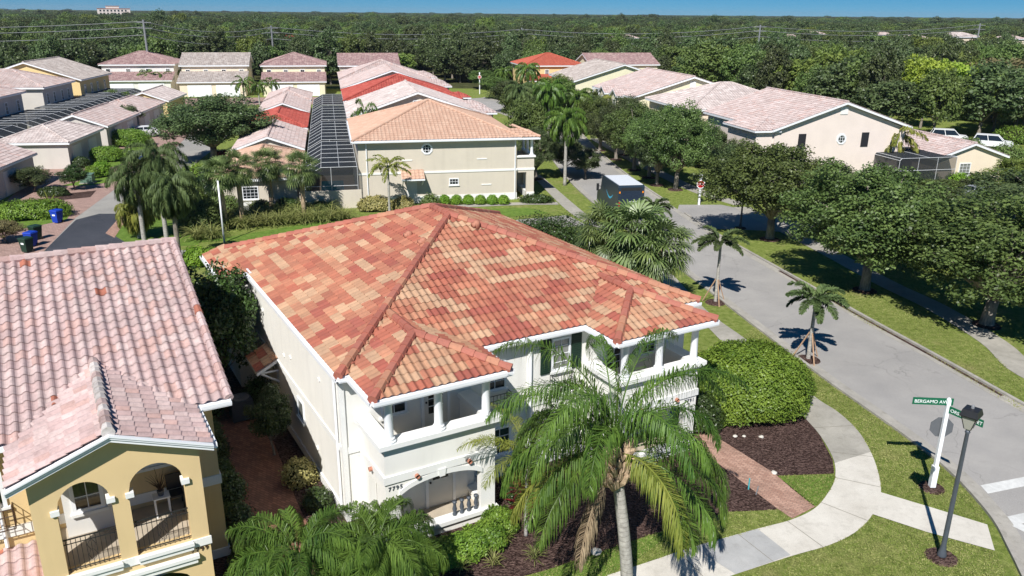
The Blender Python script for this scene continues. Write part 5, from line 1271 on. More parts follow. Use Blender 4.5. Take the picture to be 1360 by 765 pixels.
# small palms near far houses
PMF = pinnate_crown(14, 2.4, .5, 26, 90, width=.05, e_lo=-.5, droop=2.2, hang=.8); PMT = trunk_mesh(3.6, .14, .11, seed=2)
for i, (px, top, lb) in enumerate([((325, 138), 108, 'palm at the corner of the third far house'), ((345, 140), 112, 'palm between the far garages, right of its twin'), ((362, 132), 108, 'small palm against the far garage door'), ((200, 124), 98, 'palm before the leftmost far garage'), ((218, 124), 100, 'palm right of the palm at the leftmost far garage'), ((1182, 240), 178, 'bushy palm beside the peach wall and its lanai'), ((487, 166), 146, 'small palm poking up at the eave of the weathered white roof'), ((640, 95), 78, 'palm at the wood edge behind the middle row')]):
    h = HT(px[0], px[1], px[0], top); g = P(*px); s = max(.7, h/3.7)
    if 'eave' in lb: g = np.array(FB.w(1.7, 15.75)); s = (.85, .85, 1.62)
    put('palm_tree', lb, 'palm tree', [('crown', PMF, LM['palm'] if i != 5 else LM['palmy']), ('trunk', PMT, M['ptrunk'])], (g[0], g[1], 0), i, s, 'small palms near the houses')
    
for o in list(bpy.data.objects):
    if o.name.startswith('crown') and o.data == PMF: o.location = (0, 0, 3.5)
# cabbage palms
FANS = [fan_crown(40, .95, .85, 26, 70+i) for i in range(3)]; FT = [mesh_of_s(MB().tube([(0, 0, -.1), (.05, .03, 1.2), (0, .1, 2.4), (.02, .12, 3.1)], [.2, .19, .2, .16], 12), 'fan_trunk') for _ in range(1)]
def sabal(label, px, top, v, s=1.0, m='fan', group='cabbage palms', loc=None, h=None):
    g = P(*px) if loc is None else np.array([*loc, 0]); h = (HT(px[0], px[1], px[0], top)-1.0*s if h is None else h)
    t = thing('cabbage_palm', label, 'palm tree', (g[0], g[1], 0), group, v*1.3)
    c = bpy.data.objects.new('crown', FANS[v]); COL.objects.link(c); c.parent = t; c.location = (0, .1, h); c.scale = (s, s, s)
    if not FANS[v].materials: FANS[v].materials.append(LM[m])
    tr = bpy.data.objects.new('trunk', FT[0]); COL.objects.link(tr); tr.parent = t; tr.scale = (1, 1, h/3.1)
    if not FT[0].materials: FT[0].materials.append(M['boot'])
sabal('cabbage palm left of the paned garage window', (322, 300), 205, 0); sabal('cabbage palm in front of the tan garage wall', (362, 284), 200, 1); sabal('cabbage palm before the low beige garden wall', (405, 288), 206, 2)
sabal('cabbage palm with pale leaning trunk in the ornamental grasses', (300, 305), 212, 1)
for (px, z, v, s, lb) in (((808, 308), 4.1, 0, 1.25, 'big cabbage palm left of three behind the red roof'), ((846, 308), 4.4, 1, 1.35, 'big cabbage palm in the middle of three behind the red roof'), ((878, 326), 3.9, 2, 1.2, 'cabbage palm right of three behind the red roof')):
    q = P(px[0], px[1], z); sabal(lb, px, 0, v, s, loc=(q[0], q[1]), h=z)
# young foxtail palms with stakes on the verge
def foxtail(label, px, top, seed, n=9, L_=1.55):
    g = P(*px); h = HT(px[0], px[1], px[0], top)-.75; t = thing('foxtail_palm', label, 'palm tree', (g[0], g[1], 0), 'young staked palms on the verge')
    part(t, 'crown', pinnate_crown(n+6, L_, .30, 110, seed, width=.026, e_hi=1.25, e_lo=.1, droop=1.85, hang=.2, rr=.02), LM['palmd'], h)
    part(t, 'trunk', trunk_mesh(h+.1, .11, .07, seed=seed), M['ptrunk'])
    for k in range(3):
        a = k*2.09+.6; mb = MB(); mb.tube([(math.cos(a)*.75, math.sin(a)*.75, 0), (math.cos(a)*.09, math.sin(a)*.09, 1.45)], .035, 4); part(t, 'stake', mesh_of(mb, 'stake'), M['stake'])
    mb = MB(); mb.lathe((0, 0, 0), [(.6, .0), (.55, .05), (.2, .1)], 14); part(t, 'mulch_ring', mesh_of(mb, 'ring'), M['mulch'])
foxtail('young foxtail palm with three timber stakes on the verge, nearer the truck', (950, 402), 305, 81); foxtail('young foxtail palm with timber stakes behind the big round hedge', (1073, 478), 378, 82, 10); foxtail('small foxtail palm close behind the truck', (866, 320), 262, 83, 8, 1.4)

# --- shrubs and hedges
def bush_mesh(rx, ry, rz, leaf, n, seed, lump=.07, box=2.0, wild=.06):
    "leaves over a rounded body; box > 2 makes it squarer"
    rs = np.random.default_rng(seed); d = rand_unit(int(n*1.6)); d = d[d[:, 2] > -.35][:n]; n = len(d)
    e = box; k_ = (np.abs(d[:, 0])**e+np.abs(d[:, 1])**e+np.abs(d[:, 2])**e)**(-1/e)
    lum = 1+lump*np.sin(d[:, 0]*7+seed)*np.sin(d[:, 1]*6+1.3*seed)+lump*.7*np.sin(d[:, 2]*9+seed*2+d[:, 0]*11)
    c = d*k_[:, None]*lum[:, None]*rs.uniform(.82, 1.03, n)[:, None]
    c = c*np.array([rx, ry, rz])+np.array([0, 0, rz*.55]); c[:, 2] = np.maximum(c[:, 2]*(1/1.55), .03)*1.0
    c += rs.normal(scale=wild*min(rx, ry), size=(n, 3))*np.array([1, 1, .8]); c[:, 2] = np.abs(c[:, 2])
    V = leaves(c, d+np.array([0, 0, .3]), leaf, .5, .55)
    # body inside
    me = quads_mesh('bush', V); return me
CORE = None
def bush(label, loc, rx, ry, rz, leaf=.05, n=5000, seed=1, m='hedge', rzrot=0.0, box=2.0, lump=.07, group=None, name='shrub', cat='shrub', wild=.05, core=True):
    "rx, ry half widths; rz height"
    t = thing(name, label, cat, (loc[0], loc[1], 0), group, rzrot)
    h = rz
    part(t, 'foliage', bush_mesh(rx, ry, h, leaf, n, seed, lump, box, wild), LM[m])
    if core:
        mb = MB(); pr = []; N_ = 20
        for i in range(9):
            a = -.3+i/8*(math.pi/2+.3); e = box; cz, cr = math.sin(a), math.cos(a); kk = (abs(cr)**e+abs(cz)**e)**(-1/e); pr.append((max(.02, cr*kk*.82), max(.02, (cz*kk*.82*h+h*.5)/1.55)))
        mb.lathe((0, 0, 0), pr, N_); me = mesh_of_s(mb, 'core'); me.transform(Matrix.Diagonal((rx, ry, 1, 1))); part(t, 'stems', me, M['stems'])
    return t
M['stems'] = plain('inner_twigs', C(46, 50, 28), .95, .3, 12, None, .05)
g = P(1003, 525, 1.0); bush('huge clipped round hedge beside the street walk', (g[0], g[1]+1.0), 2.55, 2.3, 2.75, .055, 46000, 5, 'hedge', .2, 2.25, .03, name='hedge', cat='hedge', wild=.015)
g = P(952, 562); bush('small green shrub at the foot of the huge round hedge', (g[0], g[1]), .8, .55, .75, .05, 4000, 6, 'hedge', .5)
g = P(735, 318, 1.2); bush('dark wild shrub with white flowers behind the red roof', (g[0]-.5, g[1]+1), 2.6, 2.0, 2.4, .08, 9000, 7, 'hedged', 0, 2, .2, wild=.12)
g = P(985, 470, .6); bush('dark shrub beside the right porch, left of the round hedge', FA.w(14.8, -.4), .9, .9, 1.5, .05, 4500, 8, 'hedged')
bush('green hedge shrub right of the balcony column', FA.w(15.3, 2.0), .9, 1.1, 1.9, .05, 5500, 9, 'hedge')
# low hedge along the left porch: individual shrubs
for i, (x, y) in enumerate([(566, 742), (588, 737), (609, 730), (630, 722), (650, 712), (664, 694)]):
    g = P(x, y, .3); bush('bright green low shrub of the foundation hedge, number %s from the porch corner' % ['six', 'five', 'four', 'three', 'two', 'one'][i], (g[0], g[1]), .62, .5, .8, .045, 3200, 20+i, 'hedge', .5*i, 2.2, .1, 'foundation hedge of the left porch')
g = P(690, 648, .5); bush('round green shrub under the yellow green palm', (g[0], g[1]), .55, .5, 1.0, .045, 2500, 28, 'hedged')
def rosette(label, loc, n, L_, wd, m, seed, e_lo=.2, name='plant', group=None, hgt=.3):
    sr = random.Random(seed); mb = MB()
    for i in range(n):
        pts = frond_pts(i*2.399, 1.4+(e_lo-1.4)*i/n, L_*sr.uniform(.7, 1.1), 1.0, 5, 0, hgt*sr.random(), .03)
        for j in range(5):
            p, q = pts[j], pts[j+1]; d = q-p; s = np.cross(d, [0, 0, 1.]); s /= np.linalg.norm(s)+1e-9; w0 = wd*math.sin(math.pi*(.12+.88*j/5.01)); w1 = wd*math.sin(math.pi*(.12+.88*(j+1)/5.01))
            mb.add([p-s*w0, p+s*w0, q+s*w1, q-s*w1], [(0, 1, 2, 3)])
    t = thing(name, label, 'plant', (loc[0], loc[1], 0), group); part(t, 'leaves', mesh_of(mb, 'rosette'), LM[m]); return t
g = P(695, 678); rosette('dark red leafed cordyline in the mulch bed', (g[0], g[1]), 46, .75, .06, 'red', 3, .1, hgt=.8)
for i, (x, y, s) in enumerate([(672, 722, .4), (710, 745, .5), (655, 752, .5), (612, 758, .5), (675, 700, .35)]):
    g = P(x, y); rosette('small spiky pale grass plant in the dark mulch, ' + ['nearest the red cordyline', 'nearest the lawn', 'in front of the low hedge', 'at the lower picture edge', 'between cordyline and hedge'][i], (g[0], g[1]), 40, s, .012, 'grassy', 7+i, .3, group='spiky plants in the mulch bed')
# narrow bed plants
for i, (a, b, r, m, lb) in enumerate([(-.6, 3.4, .6, 'varieg', 'pale leafed shrub in the dark bed by the white side wall'), (-3.3, -.4, .5, 'hedged', 'low shrub at the foot of the yellow house side, nearest the camera'), (-3.2, .8, .45, 'hedged', 'low shrub at the foot of the yellow house side, second'), (-3.1, 2.0, .5, 'hedged', 'low shrub at the foot of the yellow house side, third'), (-3.1, -1.6, .45, 'hedged', 'low shrub beside the yellow balcony pillar'), (-.4, 8.0, .5, 'hedged', 'dark low shrub beside the air conditioner')]):
    bush(lb, FA.w(a, b), r, r, .75 if i else .95, .05, 1800, 40+i, m, wild=.1)
# along the tan house
for i, x in enumerate((590, 606, 622, 638, 654, 669)):
    g = P(x, 272); bush('small clipped ball shrub against the beige wall, %s from the left' % ['first', 'second', 'third', 'fourth', 'fifth', 'sixth'][i], (g[0], g[1]+.2), .5, .5, .85, .07, 900, 60+i, 'lime', 0, 2, .03, 'ball shrubs along the beige wall')
g = P(500, 280); bush('pale variegated shrub at the left foot of the tan house', (g[0], g[1]), 1.6, .7, 1.3, .08, 3500, 71, 'varieg', .2)
g = P(536, 279); bush('variegated shrub behind the slim palm', (g[0], g[1]), .9, .7, 1.2, .08, 2000, 72, 'varieg')
g = P(572, 278); bush('fountain like green shrub left of the ball shrubs', (g[0], g[1]), .8, .7, 1.3, .08, 1800, 73, 'mid', wild=.15)
g = P(705, 268); bush('low mixed shrub bed at the tan porch', (g[0]+.5, g[1]-.3), 1.5, .6, .7, .08, 1600, 74, 'hedged', wild=.15)
# left side hedges
LH = [((171, 194), 2.6, 1.3, 2.0, 'hedge', 3.2, 'flat topped bright hedge between the left garages and the lane', 9000), ((143, 214), 1.7, 1.0, 1.6, 'hedge', 3.2, 'smaller flat topped hedge in front of the bright hedge', 5000),
      ((137, 234), .9, .9, 1.5, 'lime', 2.2, 'round clipped shrub beside the grey green utility box', 2200), ((125, 236), .8, .8, 1.2, 'hedge', 2.2, 'lower round shrub paired with the clipped round one', 2000), ((72, 260), 1.3, .6, .8, 'hedged', 2.5, 'low dark hedge on the mulch island', 2400), ((108, 222), .9, .8, 1.1, 'hedged', 2.2, 'dark shrub by the second left garage', 2000),
      ((176, 213), .6, .6, 1.1, 'hedged', 2.2, 'dark round shrub left of the distant blue bin', 1500), ((272, 306), 1.7, 1.5, 2.4, 'mid', 2.1, 'round green shrub behind the alley palms', 6000), ((300, 212), 1.6, 1.0, 1.0, 'red', 2.1, 'reddish shrub under the round oak', 2200), ((35, 248), .8, .8, 1.3, 'hedged', 2.1, 'dark shrub at the nearest left garage wall', 1800)]
for i, (px, rx, ry, rz, m, bx_, lb, n) in enumerate(LH):
    g = P(*px); bush(lb, (g[0], g[1]), rx, ry, rz, .075, n, 80+i, m, .1, bx_, .05, name='hedge' if 'hedge' in lb else 'shrub', cat='hedge' if 'hedge' in lb else 'shrub')
g = P(32, 292); bush('wide low bright green shrub mass on the left island', (g[0], g[1]+1), 3.0, 1.7, 1.3, .08, 9000, 95, 'hedge', .3, 2.2, .12)
g = P(62, 287); rosette('palm like plant rising from the low green shrub mass', (g[0], g[1]+.7), 60, 1.6, .05, 'palmy', 5, .2, 'plant', None, .6)
for i, (px, rx, h, m, lb) in enumerate([((258, 300), 1.3, 1.6, 'hedged', 'dark shrub at the foot of the alley palms'), ((300, 286), 1.4, 1.7, 'mid', 'green shrub between round shrub and paned window'), ((283, 262), 1.6, 2.1, 'hedged', 'tall dark shrub left of the tan garage'), ((250, 268), 1.5, 1.8, 'mid', 'shrub behind the alley palms'), ((262, 245), 1.8, 2.0, 'hedge', 'bright shrub at the corner of the upper lane'), ((285, 240), 1.4, 1.6, 'hedged', 'dark shrub beside the tan garage corner'), ((348, 282), .9, 1.0, 'hedged', 'low dark shrub under the garage window'), ((382, 281), 1.0, 1.1, 'hedged', 'low dark shrub between two cabbage palms'), ((428, 283), .9, .9, 'hedged', 'low dark shrub at the beige garden wall'), ((232, 262), 1.2, 1.4, 'varieg', 'pale shrub deep among the alley palms'), ((262, 352), .9, 1.2, 'lime', 'bright round shrub just beyond the gap between the houses'), ((282, 350), .8, 1.0, 'hedge', 'round green shrub at the red roof corner')]):
    g = P(*px); bush(lb, (g[0], g[1]), rx, rx*.9, h, .08, 2600, 140+i, m, wild=.1)
for i, (a, b, r, h) in enumerate([(-3.0, 3.4, .5, 1.1), (-3.05, 4.8, .45, .9), (-3.0, 6.2, .55, 1.4), (-2.9, 7.8, .5, 1.2), (-.5, 1.6, .45, .7), (-.45, 9.9, .6, 1.5), (-2.6, 10.0, .8, 2.4)]):  # dark shrubs added so the gap looks more deeply shaded
    bush('dark shrub added to deepen the shade of the gap, ' + ['third from the yellow pillar', 'low and fourth from the yellow pillar', 'taller, beside the middle of the yellow wall', 'near the back of the yellow wall', 'small, by the white front corner', 'behind the air conditioner', 'largest, under the dark glossy tree'][i], FA.w(a, b), r, r, h, .05, 2200, 170+i, 'hedged', wild=.12)
for i, (px, r, h, lb) in enumerate([((1243, 196), 1.7, 1.5, 'green shrub before the left white car'), ((1288, 207), 2.0, 1.5, 'green shrub between the white suv and the low pink roof'), ((1336, 212), 2.0, 1.7, 'green shrub before the right end of the white suv')]):
    g = P(*px); bush(lb, (g[0], g[1]), r, r, h, .1, 2200, 180+i, 'mid', wild=.12)
# more shrubs across the street
for i, (px, r, h, m, lb) in enumerate([((1010, 262), 1.4, 1.3, 'hedge', 'clipped shrub by the side road walk'), ((1040, 262), 1.6, 1.6, 'hedged', 'dark shrub below the peach bay'), ((1225, 246), 1.5, 1.6, 'mid', 'shrub in front of the screened lanai'), ((1270, 250), 1.2, 1.5, 'lime', 'light green shrub below the low garage window'), ((1335, 240), 1.6, 1.8, 'mid', 'shrub right of the low garage'), ((1300, 250), 1.3, 1.4, 'hedge', 'clipped shrub under the paned garage window'), ((1345, 190), 2.4, 2.2, 'hedge', 'large bright shrub before the white suv'), ((1285, 200), 1.6, 1.6, 'mid', 'shrub between garage roof and suv'), ((960, 250), 1.4, 1.3, 'hedged', 'dark shrub right of the far stop sign')]):
    g = P(*px); bush(lb, (g[0], g[1]), r, r*.9, h, .09, 2200, 110+i, m, wild=.1)
# ornamental grasses in front of the tan garage
def tuft_mesh(seed, n=150, L_=1.25):
    sr = random.Random(seed); mb = MB()
    for i in range(n):
        pts = frond_pts(sr.uniform(0, 6.28), sr.uniform(.7, 1.45), L_*sr.uniform(.7, 1.1), sr.uniform(1.2, 2.3), 4, 0, 0, .1*sr.random())
        s = np.array([math.sin(i), math.cos(i), 0])*.018
        for j in range(4): mb.add([pts[j]-s, pts[j]+s, pts[j+1]+s*.7, pts[j+1]-s*.7], [(0, 1, 2, 3)])
    return mesh_of(mb, 'tuft')
TU = [tuft_mesh(i) for i in range(2)]
for tm_ in TU: tm_.materials.append(LM['grassy'])
i = 0
for yy, xs in ((318, range(262, 300, 20)), (306, range(270, 460, 17)), (296, range(300, 450, 19)), (290, range(340, 440, 24))):
    for x in xs:
        y = yy-(x-270)*.075; g = P(x, y); t = thing('ornamental_grass', 'clump of tall arching ornamental grass in the border before the tan garage', 'grass clump', (g[0], g[1], 0), 'ornamental grass clumps', i*1.1); t.scale = (1.3,)*3
        o = bpy.data.objects.new('blades', TU[i % 2]); COL.objects.link(o); o.parent = t; i += 1

# ================================================================== woodland
def in_wood(x, y, pad=0):
    q = np.array([x, y])-FB.o; a, b = q@FB.u, q@FB.v
    if y < 60: return False
    if a < -50: return b > 104+pad
    if a < 35: return b > 121+pad
    if a < 71: return b > 119+pad
    if a < 86: return b > 27+pad
    return b > -30
FARROOF = []   # (x, y, width, depth, wall height, colour)
for (px, w_, m, h, D_, lb) in [((1046, 46), 40, 'fpink', 4.2, 330, 'pinkish hip roof half hidden in the right wood, below the horizon'), ((1081, 42), 24, 'fpink', 5.5, 380, 'small pinkish roof right of the first hidden roof'), ((1172, 43), 22, 'fpink', 5.0, 380, 'small pink roof in the wood, left of the long one'),
        ((1214, 47), 40, 'fpink', 5.0, 330, 'long pinkish roof among the right wood treetops'), ((1272, 43), 40, 'fwhite', 5.0, 370, 'pale roof in the wood above the brownish tree'), ((1340, 47), 30, 'fpink', 5.5, 340, 'roof at the right edge among treetops'),
        ((828, 46), 34, 'fpink', 6.5, 300, 'brown pink roof alone in the middle wood'), ((384, 47), 22, 'fred', 5, 330, 'red roof scrap in the wood behind the third far house'), ((622, 44), 12, 'fwhite', 5, 360, 'tiny pale roof in the middle wood')]:
    d = _F+_R*(px[0]-680)/FPX-_U*(px[1]-382.5)/FPX; t_ = D_/math.hypot(d[0], d[1]); q = CAMP+d*t_; zr = q[2]
    W_ = w_/FPX*D_
    FARROOF.append((q[0], q[1], W_, zr, m, lb))
for (x, y, W_, zr, m, lb) in FARROOF:
    f3 = Fr((x, y), 75); house(f3, lb, -W_/2, W_/2, -W_*.35, W_*.35, 'hip', m, 'cream2', zr-W_*.35*.33, .33, .4, group='roofs hidden in the wood', kw=dict(w=.7, h=.9, amp=.05, step=.04, seg=2))
def near_roof(x, y):
    for (rx, ry, W_, *_r) in FARROOF:
        v = np.array([x-rx, y-ry]); n = np.array([-rx, -ry])/math.hypot(rx, ry); al = v@n; pe = abs(v@np.array([-n[1], n[0]]))
        if -W_*.45 < al < 42 and pe < W_*.62: return True
    return False
pts = []
yy = 62.0
while yy < 420:
    xx = -yy*.74
    while xx < yy*.74:
        x = xx+random.uniform(-2.6, 2.6); y = yy+random.uniform(-2.6, 2.6)
        if in_wood(x, y) and not near_roof(x, y): pts.append((x, y))
        xx += 7.6
    yy += 7.6
pts.sort(key=lambda p: p[0]**2+p[1]**2)
NEAR, REST = pts[:270], pts[270:]
kinds = [('dark grey green oak', 'oak', 0), ('mid green leafy tree', 'mid', 1), ('dark oak with loose crown', 'oak', 2), ('light green tree', 'bright', 3)]
for i, me in enumerate(FOR):
    me[0].materials.append(LM[kinds[i][1]]); me[1].materials.append(M['bark'])
special = [((1222, 170), 64, 64, 3, 'limet', 'tall bright green tree with pale trunks standing out of the right wood'), ((1320, 150), 72, 90, 1, 'brown', 'brownish thin leafed tree in the right wood behind the white suv'), ((1348, 168), 96, 80, 3, 'mid', 'green tree in the right wood just behind the white suv'), ((1262, 160), 72, 56, 3, 'limet', 'second bright green tree right of the tall bright one'), ((897, 112), 55, 60, 3, 'mid', 'lighter green tree rising beyond the mauve grey roof')]
for px, top, wp, v, m, lb in special:
    g = P(*px); h = HT(px[0], px[1], px[0], top); wm = wp/FPX*math.hypot(g[0], g[1], CH)
    put('tree', lb, 'tree', [('crown', FOR[v][0], LM[m]), ('trunk', FOR[v][1], None)], (g[0], g[1], 0), 1.0, (wm/9.6, wm/9.6, h/11), None)
SPX = [P(*s_[0]) for s_ in special]
for (x, y) in NEAR:
    if any(math.hypot(x-g[0], y-g[1]) < 4.5 for g in SPX): continue
    dn = .5+.5*math.sin(x*.045+2)*math.sin(y*.03)
    v = random.choices([0, 1, 2, 3], [5, 3, 4, .6 if x < 20 else 1.4*dn+.3])[0]; s = random.uniform(.6, 1.22); hs = random.uniform(.66, 1.1)
    put('woodland_tree', kinds[v][0]+' standing in the wood behind the houses', 'tree', [('crown', FOR[v][0], None), ('trunk', FOR[v][1], None)], (x, y, 0), random.uniform(0, 6.28), (s, s, hs), 'woodland trees, '+kinds[v][0]+'s')
# a few palms and pines sticking out of the wood
for i, (px, top, lb) in enumerate([((655, 92), 48, 'palm with round head rising from the wood left of the orange roof'), ((548, 86), 58, 'palm in the wood edge behind the middle row'), ((108, 92), 55, 'large dark palm in the wood left of the first far house'), ((700, 70), 40, 'slim palm in the wood near the centre')]):
    g = P(*px); h = max(6, HT(px[0], px[1], px[0], top)-1.2); t = thing('palm_tree', lb, 'palm tree', (g[0], g[1], 0), 'palms in the wood', i); 
    for nm, me, m, z, sc3 in (('crown', PMF, LM['palm'], h, (1.7, 1.7, 1.7)), ('trunk', PMT, M['ptrunk'], 0, (1.6, 1.6, h/3.6))):
        o = bpy.data.objects.new(nm, me); COL.objects.link(o); o.parent = t; o.location = (0, 0, z); o.scale = sc3
# the far wood: one mass
FP = [(x, y, 0.0, random.uniform(.65, 1.25), random.uniform(.65, 1.12)) for x, y in REST]
r = 420.0
while r < 3600:
    dr = 6.5+(r-150)*.0105; da = dr*1.0/r; az = -.66
    while az < .66:
        rr2 = r+random.uniform(-.5, .5)*dr; a2 = az+random.uniform(-.4, .4)*da
        x, y = rr2*math.sin(a2), rr2*math.cos(a2)
        if not near_roof(x, y): FP.append((x, y, 0.0, dr/7.6*random.uniform(.8, 1.2), random.uniform(.62, 1.12)*(1.3 if random.random() < .03 else 1)))
        az += da
    r += dr
me = bpy.data.meshes.new('far_wood'); me.from_pydata([p[:3] for p in FP], [], [])
at = me.attributes.new('tsc', 'FLOAT_VECTOR', 'POINT'); at.data.foreach_set('vector', np.array([(p[3], p[3], p[4]) for p in FP], dtype=np.float32).ravel())
at = me.attributes.new('tidx', 'INT', 'POINT'); at.data.foreach_set('value', np.array([random.choices([0, 1, 2, 3], [5, 3, 4, 2.6 if p[0] > 20 else 1.8])[0] for p in FP], dtype=np.int32))
at = me.attributes.new('trot', 'FLOAT_VECTOR', 'POINT'); at.data.foreach_set('vector', np.array([(0, 0, random.uniform(0, 6.28)) for p in FP], dtype=np.float32).ravel())
fw = bpy.data.objects.new('far_woodland', me); COL.objects.link(fw); tag(fw, 'endless dark green wood reaching from behind the houses to the horizon', 'woodland', None, 'stuff')
ng = bpy.data.node_groups.new('plant_trees', 'GeometryNodeTree'); ng.interface.new_socket('Geometry', in_out='INPUT', socket_type='NodeSocketGeometry'); ng.interface.new_socket('Geometry', in_out='OUTPUT', socket_type='NodeSocketGeometry')
gi = ng.nodes.new('NodeGroupInput'); go = ng.nodes.new('NodeGroupOutput'); ip = ng.nodes.new('GeometryNodeInstanceOnPoints'); g2i = ng.nodes.new('GeometryNodeGeometryToInstance')
ip.inputs['Pick Instance'].default_value = True
src = []
for v in range(4):
    src.append(next(o for o in bpy.data.objects if o.data == FOR[v][0] and o.material_slots[0].link == 'DATA'))
for o in reversed(src):
    oi = ng.nodes.new('GeometryNodeObjectInfo'); oi.inputs['Object'].default_value = o; oi.inputs['As Instance'].default_value = False; oi.transform_space = 'ORIGINAL'
    ng.links.new(oi.outputs['Geometry'], g2i.inputs[0])
ng.links.new(g2i.outputs[0], ip.inputs['Instance']); ng.links.new(gi.outputs[0], ip.inputs['Points'])
def named(nm, ty):
    n = ng.nodes.new('GeometryNodeInputNamedAttribute'); n.data_type = ty; n.inputs[0].default_value = nm; return n.outputs[0]
ng.links.new(named('tsc', 'FLOAT_VECTOR'), ip.inputs['Scale']); ng.links.new(named('tidx', 'INT'), ip.inputs['Instance Index'])
er = ng.nodes.new('FunctionNodeEulerToRotation'); ng.links.new(named('trot', 'FLOAT_VECTOR'), er.inputs[0]); ng.links.new(er.outputs[0], ip.inputs['Rotation'])
ng.links.new(ip.outputs[0], go.inputs[0])
md = fw.modifiers.new('trees', 'NODES'); md.node_group = ng
# big pale building on the horizon
c = P(152, 17.5, 12); q = CAMP+(_F+_R*(152-680)/FPX-_U*(22-382.5)/FPX)*1000
t = thing('building', 'large pale pink building on the left horizon above the wood', 'building', (q[0], q[1], 0)); f3 = Fr((q[0], q[1]), 62)
mb = MB(); mb.box(f3, -18, 18, -8, 8, 0, 16.5); mb.box(f3, -8, 6, -7.9, 7.9, 16.5, 19.5); obj('wall', mb, M['peach'], t)
for fl in range(4):
    for k_ in range(8): mb = MB(); Face(f3, 'front', -8).box(mb, -16+k_*4, -14+k_*4, 0, .1, 3.2+fl*3.4, 5.2+fl*3.4); obj('window', mb, M['glass'], t)
mb = MB(); mb.box(f3, -18.4, 18.4, -8.4, 8.4, 16.5, 17.1); mb.box(f3, -8.3, 6.3, -8.2, 8.2, 19.5, 20.0); obj('cornice', mb, M['terra'], t)

# ================================================================== poles, lamps and signs
def pole(label, x, y, z, rz):
    t = thing('utility_pole', label, 'utility pole', (x, y, 0), 'utility poles'); mb = MB(); mb.tube([(x, y, 0), (x, y, z)], [.28, .2], 8); obj('pole', mb, M['signback'], t)
    f3 = Fr((x, y), rz)
    for dz in (.5, 1.6): mb = MB(); mb.box(f3, -1.6, 1.6, -.1, .1, z-dz-.12, z-dz); obj('crossarm', mb, M['signback'], t)
    return t
PO = []
for (px, top, D_, lb) in [((190, 60), 26, 190, 'pale utility pole above the wood behind the first far house'), ((360, 50), 34, 215, 'utility pole top barely above the wood left of the red scrap of roof'), ((693, 60), 37, 235, 'utility pole with crossarms above the middle wood'), ((1010, 60), 33, 240, 'utility pole with crossarms above the right wood'), ((1302, 60), 31, 280, 'utility pole at the right above the hidden pale roof')]:
    d = _F+_R*(px[0]-680)/FPX-_U*(top-382.5)/FPX; t_ = D_/math.hypot(d[0], d[1]); q = CAMP+d*t_; PO.append(q); pole(lb, q[0], q[1], q[2], 90)
PO = [PO[0]+np.array([-90, -10, 0])]+PO
for j, dz in enumerate((.35, 1.45, 3.0)):
    mb = MB()
    for a, b in zip(PO[:-1], PO[1:]):
        mb.tube([tuple(a+(b-a)*s_/10+np.array([0, 0, -dz-1.6*4*(s_/10)*(1-s_/10)])) for s_ in range(11)], .06, 4)
    tag(obj('power_line', mb, M['signback']), ['topmost', 'middle', 'lowest'][j]+' of the thin pale power lines strung over the wood', 'power line')
# white street sign post
g = P(1237, 648); hs = HT(1237, 648, 1260, 528); t = thing('street_sign', 'white square post with green street name blades and the grey back of a stop sign', 'street sign', (g[0], g[1], 0)); f3 = Fr(g[:2], 90)
mb = MB(); mb.box(f3, -.062, .062, -.062, .062, -.1, hs-.08); mb.lathe((g[0], g[1], 0), [(.088, hs-.08), (.088, hs-.05), (.03, hs)], 4); mb.box(f3, -.095, .095, -.095, .095, 0, .9); obj('post', mb, M['white'], t)
def blade(az, txt, z, L_, off, side=1, m='signgreen'):
    f4 = Fr(g[:2], az); mb = MB(); mb.box(f4, off, off+L_, -.012, .012, z-.13, z+.13); b = obj('name_blade', mb, M[m], t)
    digits(b, Face(f4, 'front', -.012), off+.05, z-.06, .125, txt, M['signwhite'], .006, 'lettering', 1.0); return b
blade(94, 'BERGAMO AVE', hs-.16, 1.36, -1.2); blade(150, 'ORSINI STREET', hs-.42, 1.2, .08)
ax = rad(100); sx, sy = math.sin(ax), math.cos(ax); c0 = np.array([g[0]-math.cos(ax)*.0, g[1]+.11, hs-1.2])
def octo(mb, c, R_, ux, uy, d0, d1, n=8):
    nx_, ny_ = -uy, ux; vs = []
    for dd in (d0, d1):
        for k in range(n): a = math.pi/8+k*math.pi/4; vs.append((c[0]+ux*R_*math.cos(a)+nx_*dd, c[1]+uy*R_*math.cos(a)+ny_*dd, c[2]+R_*math.sin(a)))
    return mb.add(vs, [list(range(n))[::-1], list(range(n, 2*n))]+[(i, (i+1) % n, n+(i+1) % n, n+i) for i in range(n)])
obj('stop_sign', octo(MB(), c0, .40, sx, sy, 0, .02), M['signdark'], t); obj('stop_sign_face', octo(MB(), c0, .39, sx, sy, .021, .024), M['signred'], t)
mb = MB(); mb.lathe((g[0], g[1], 0), [(.45, -.01), (.42, .04), (.1, .07)], 12); obj('mulch_ring', mb, M['mulch'], t)
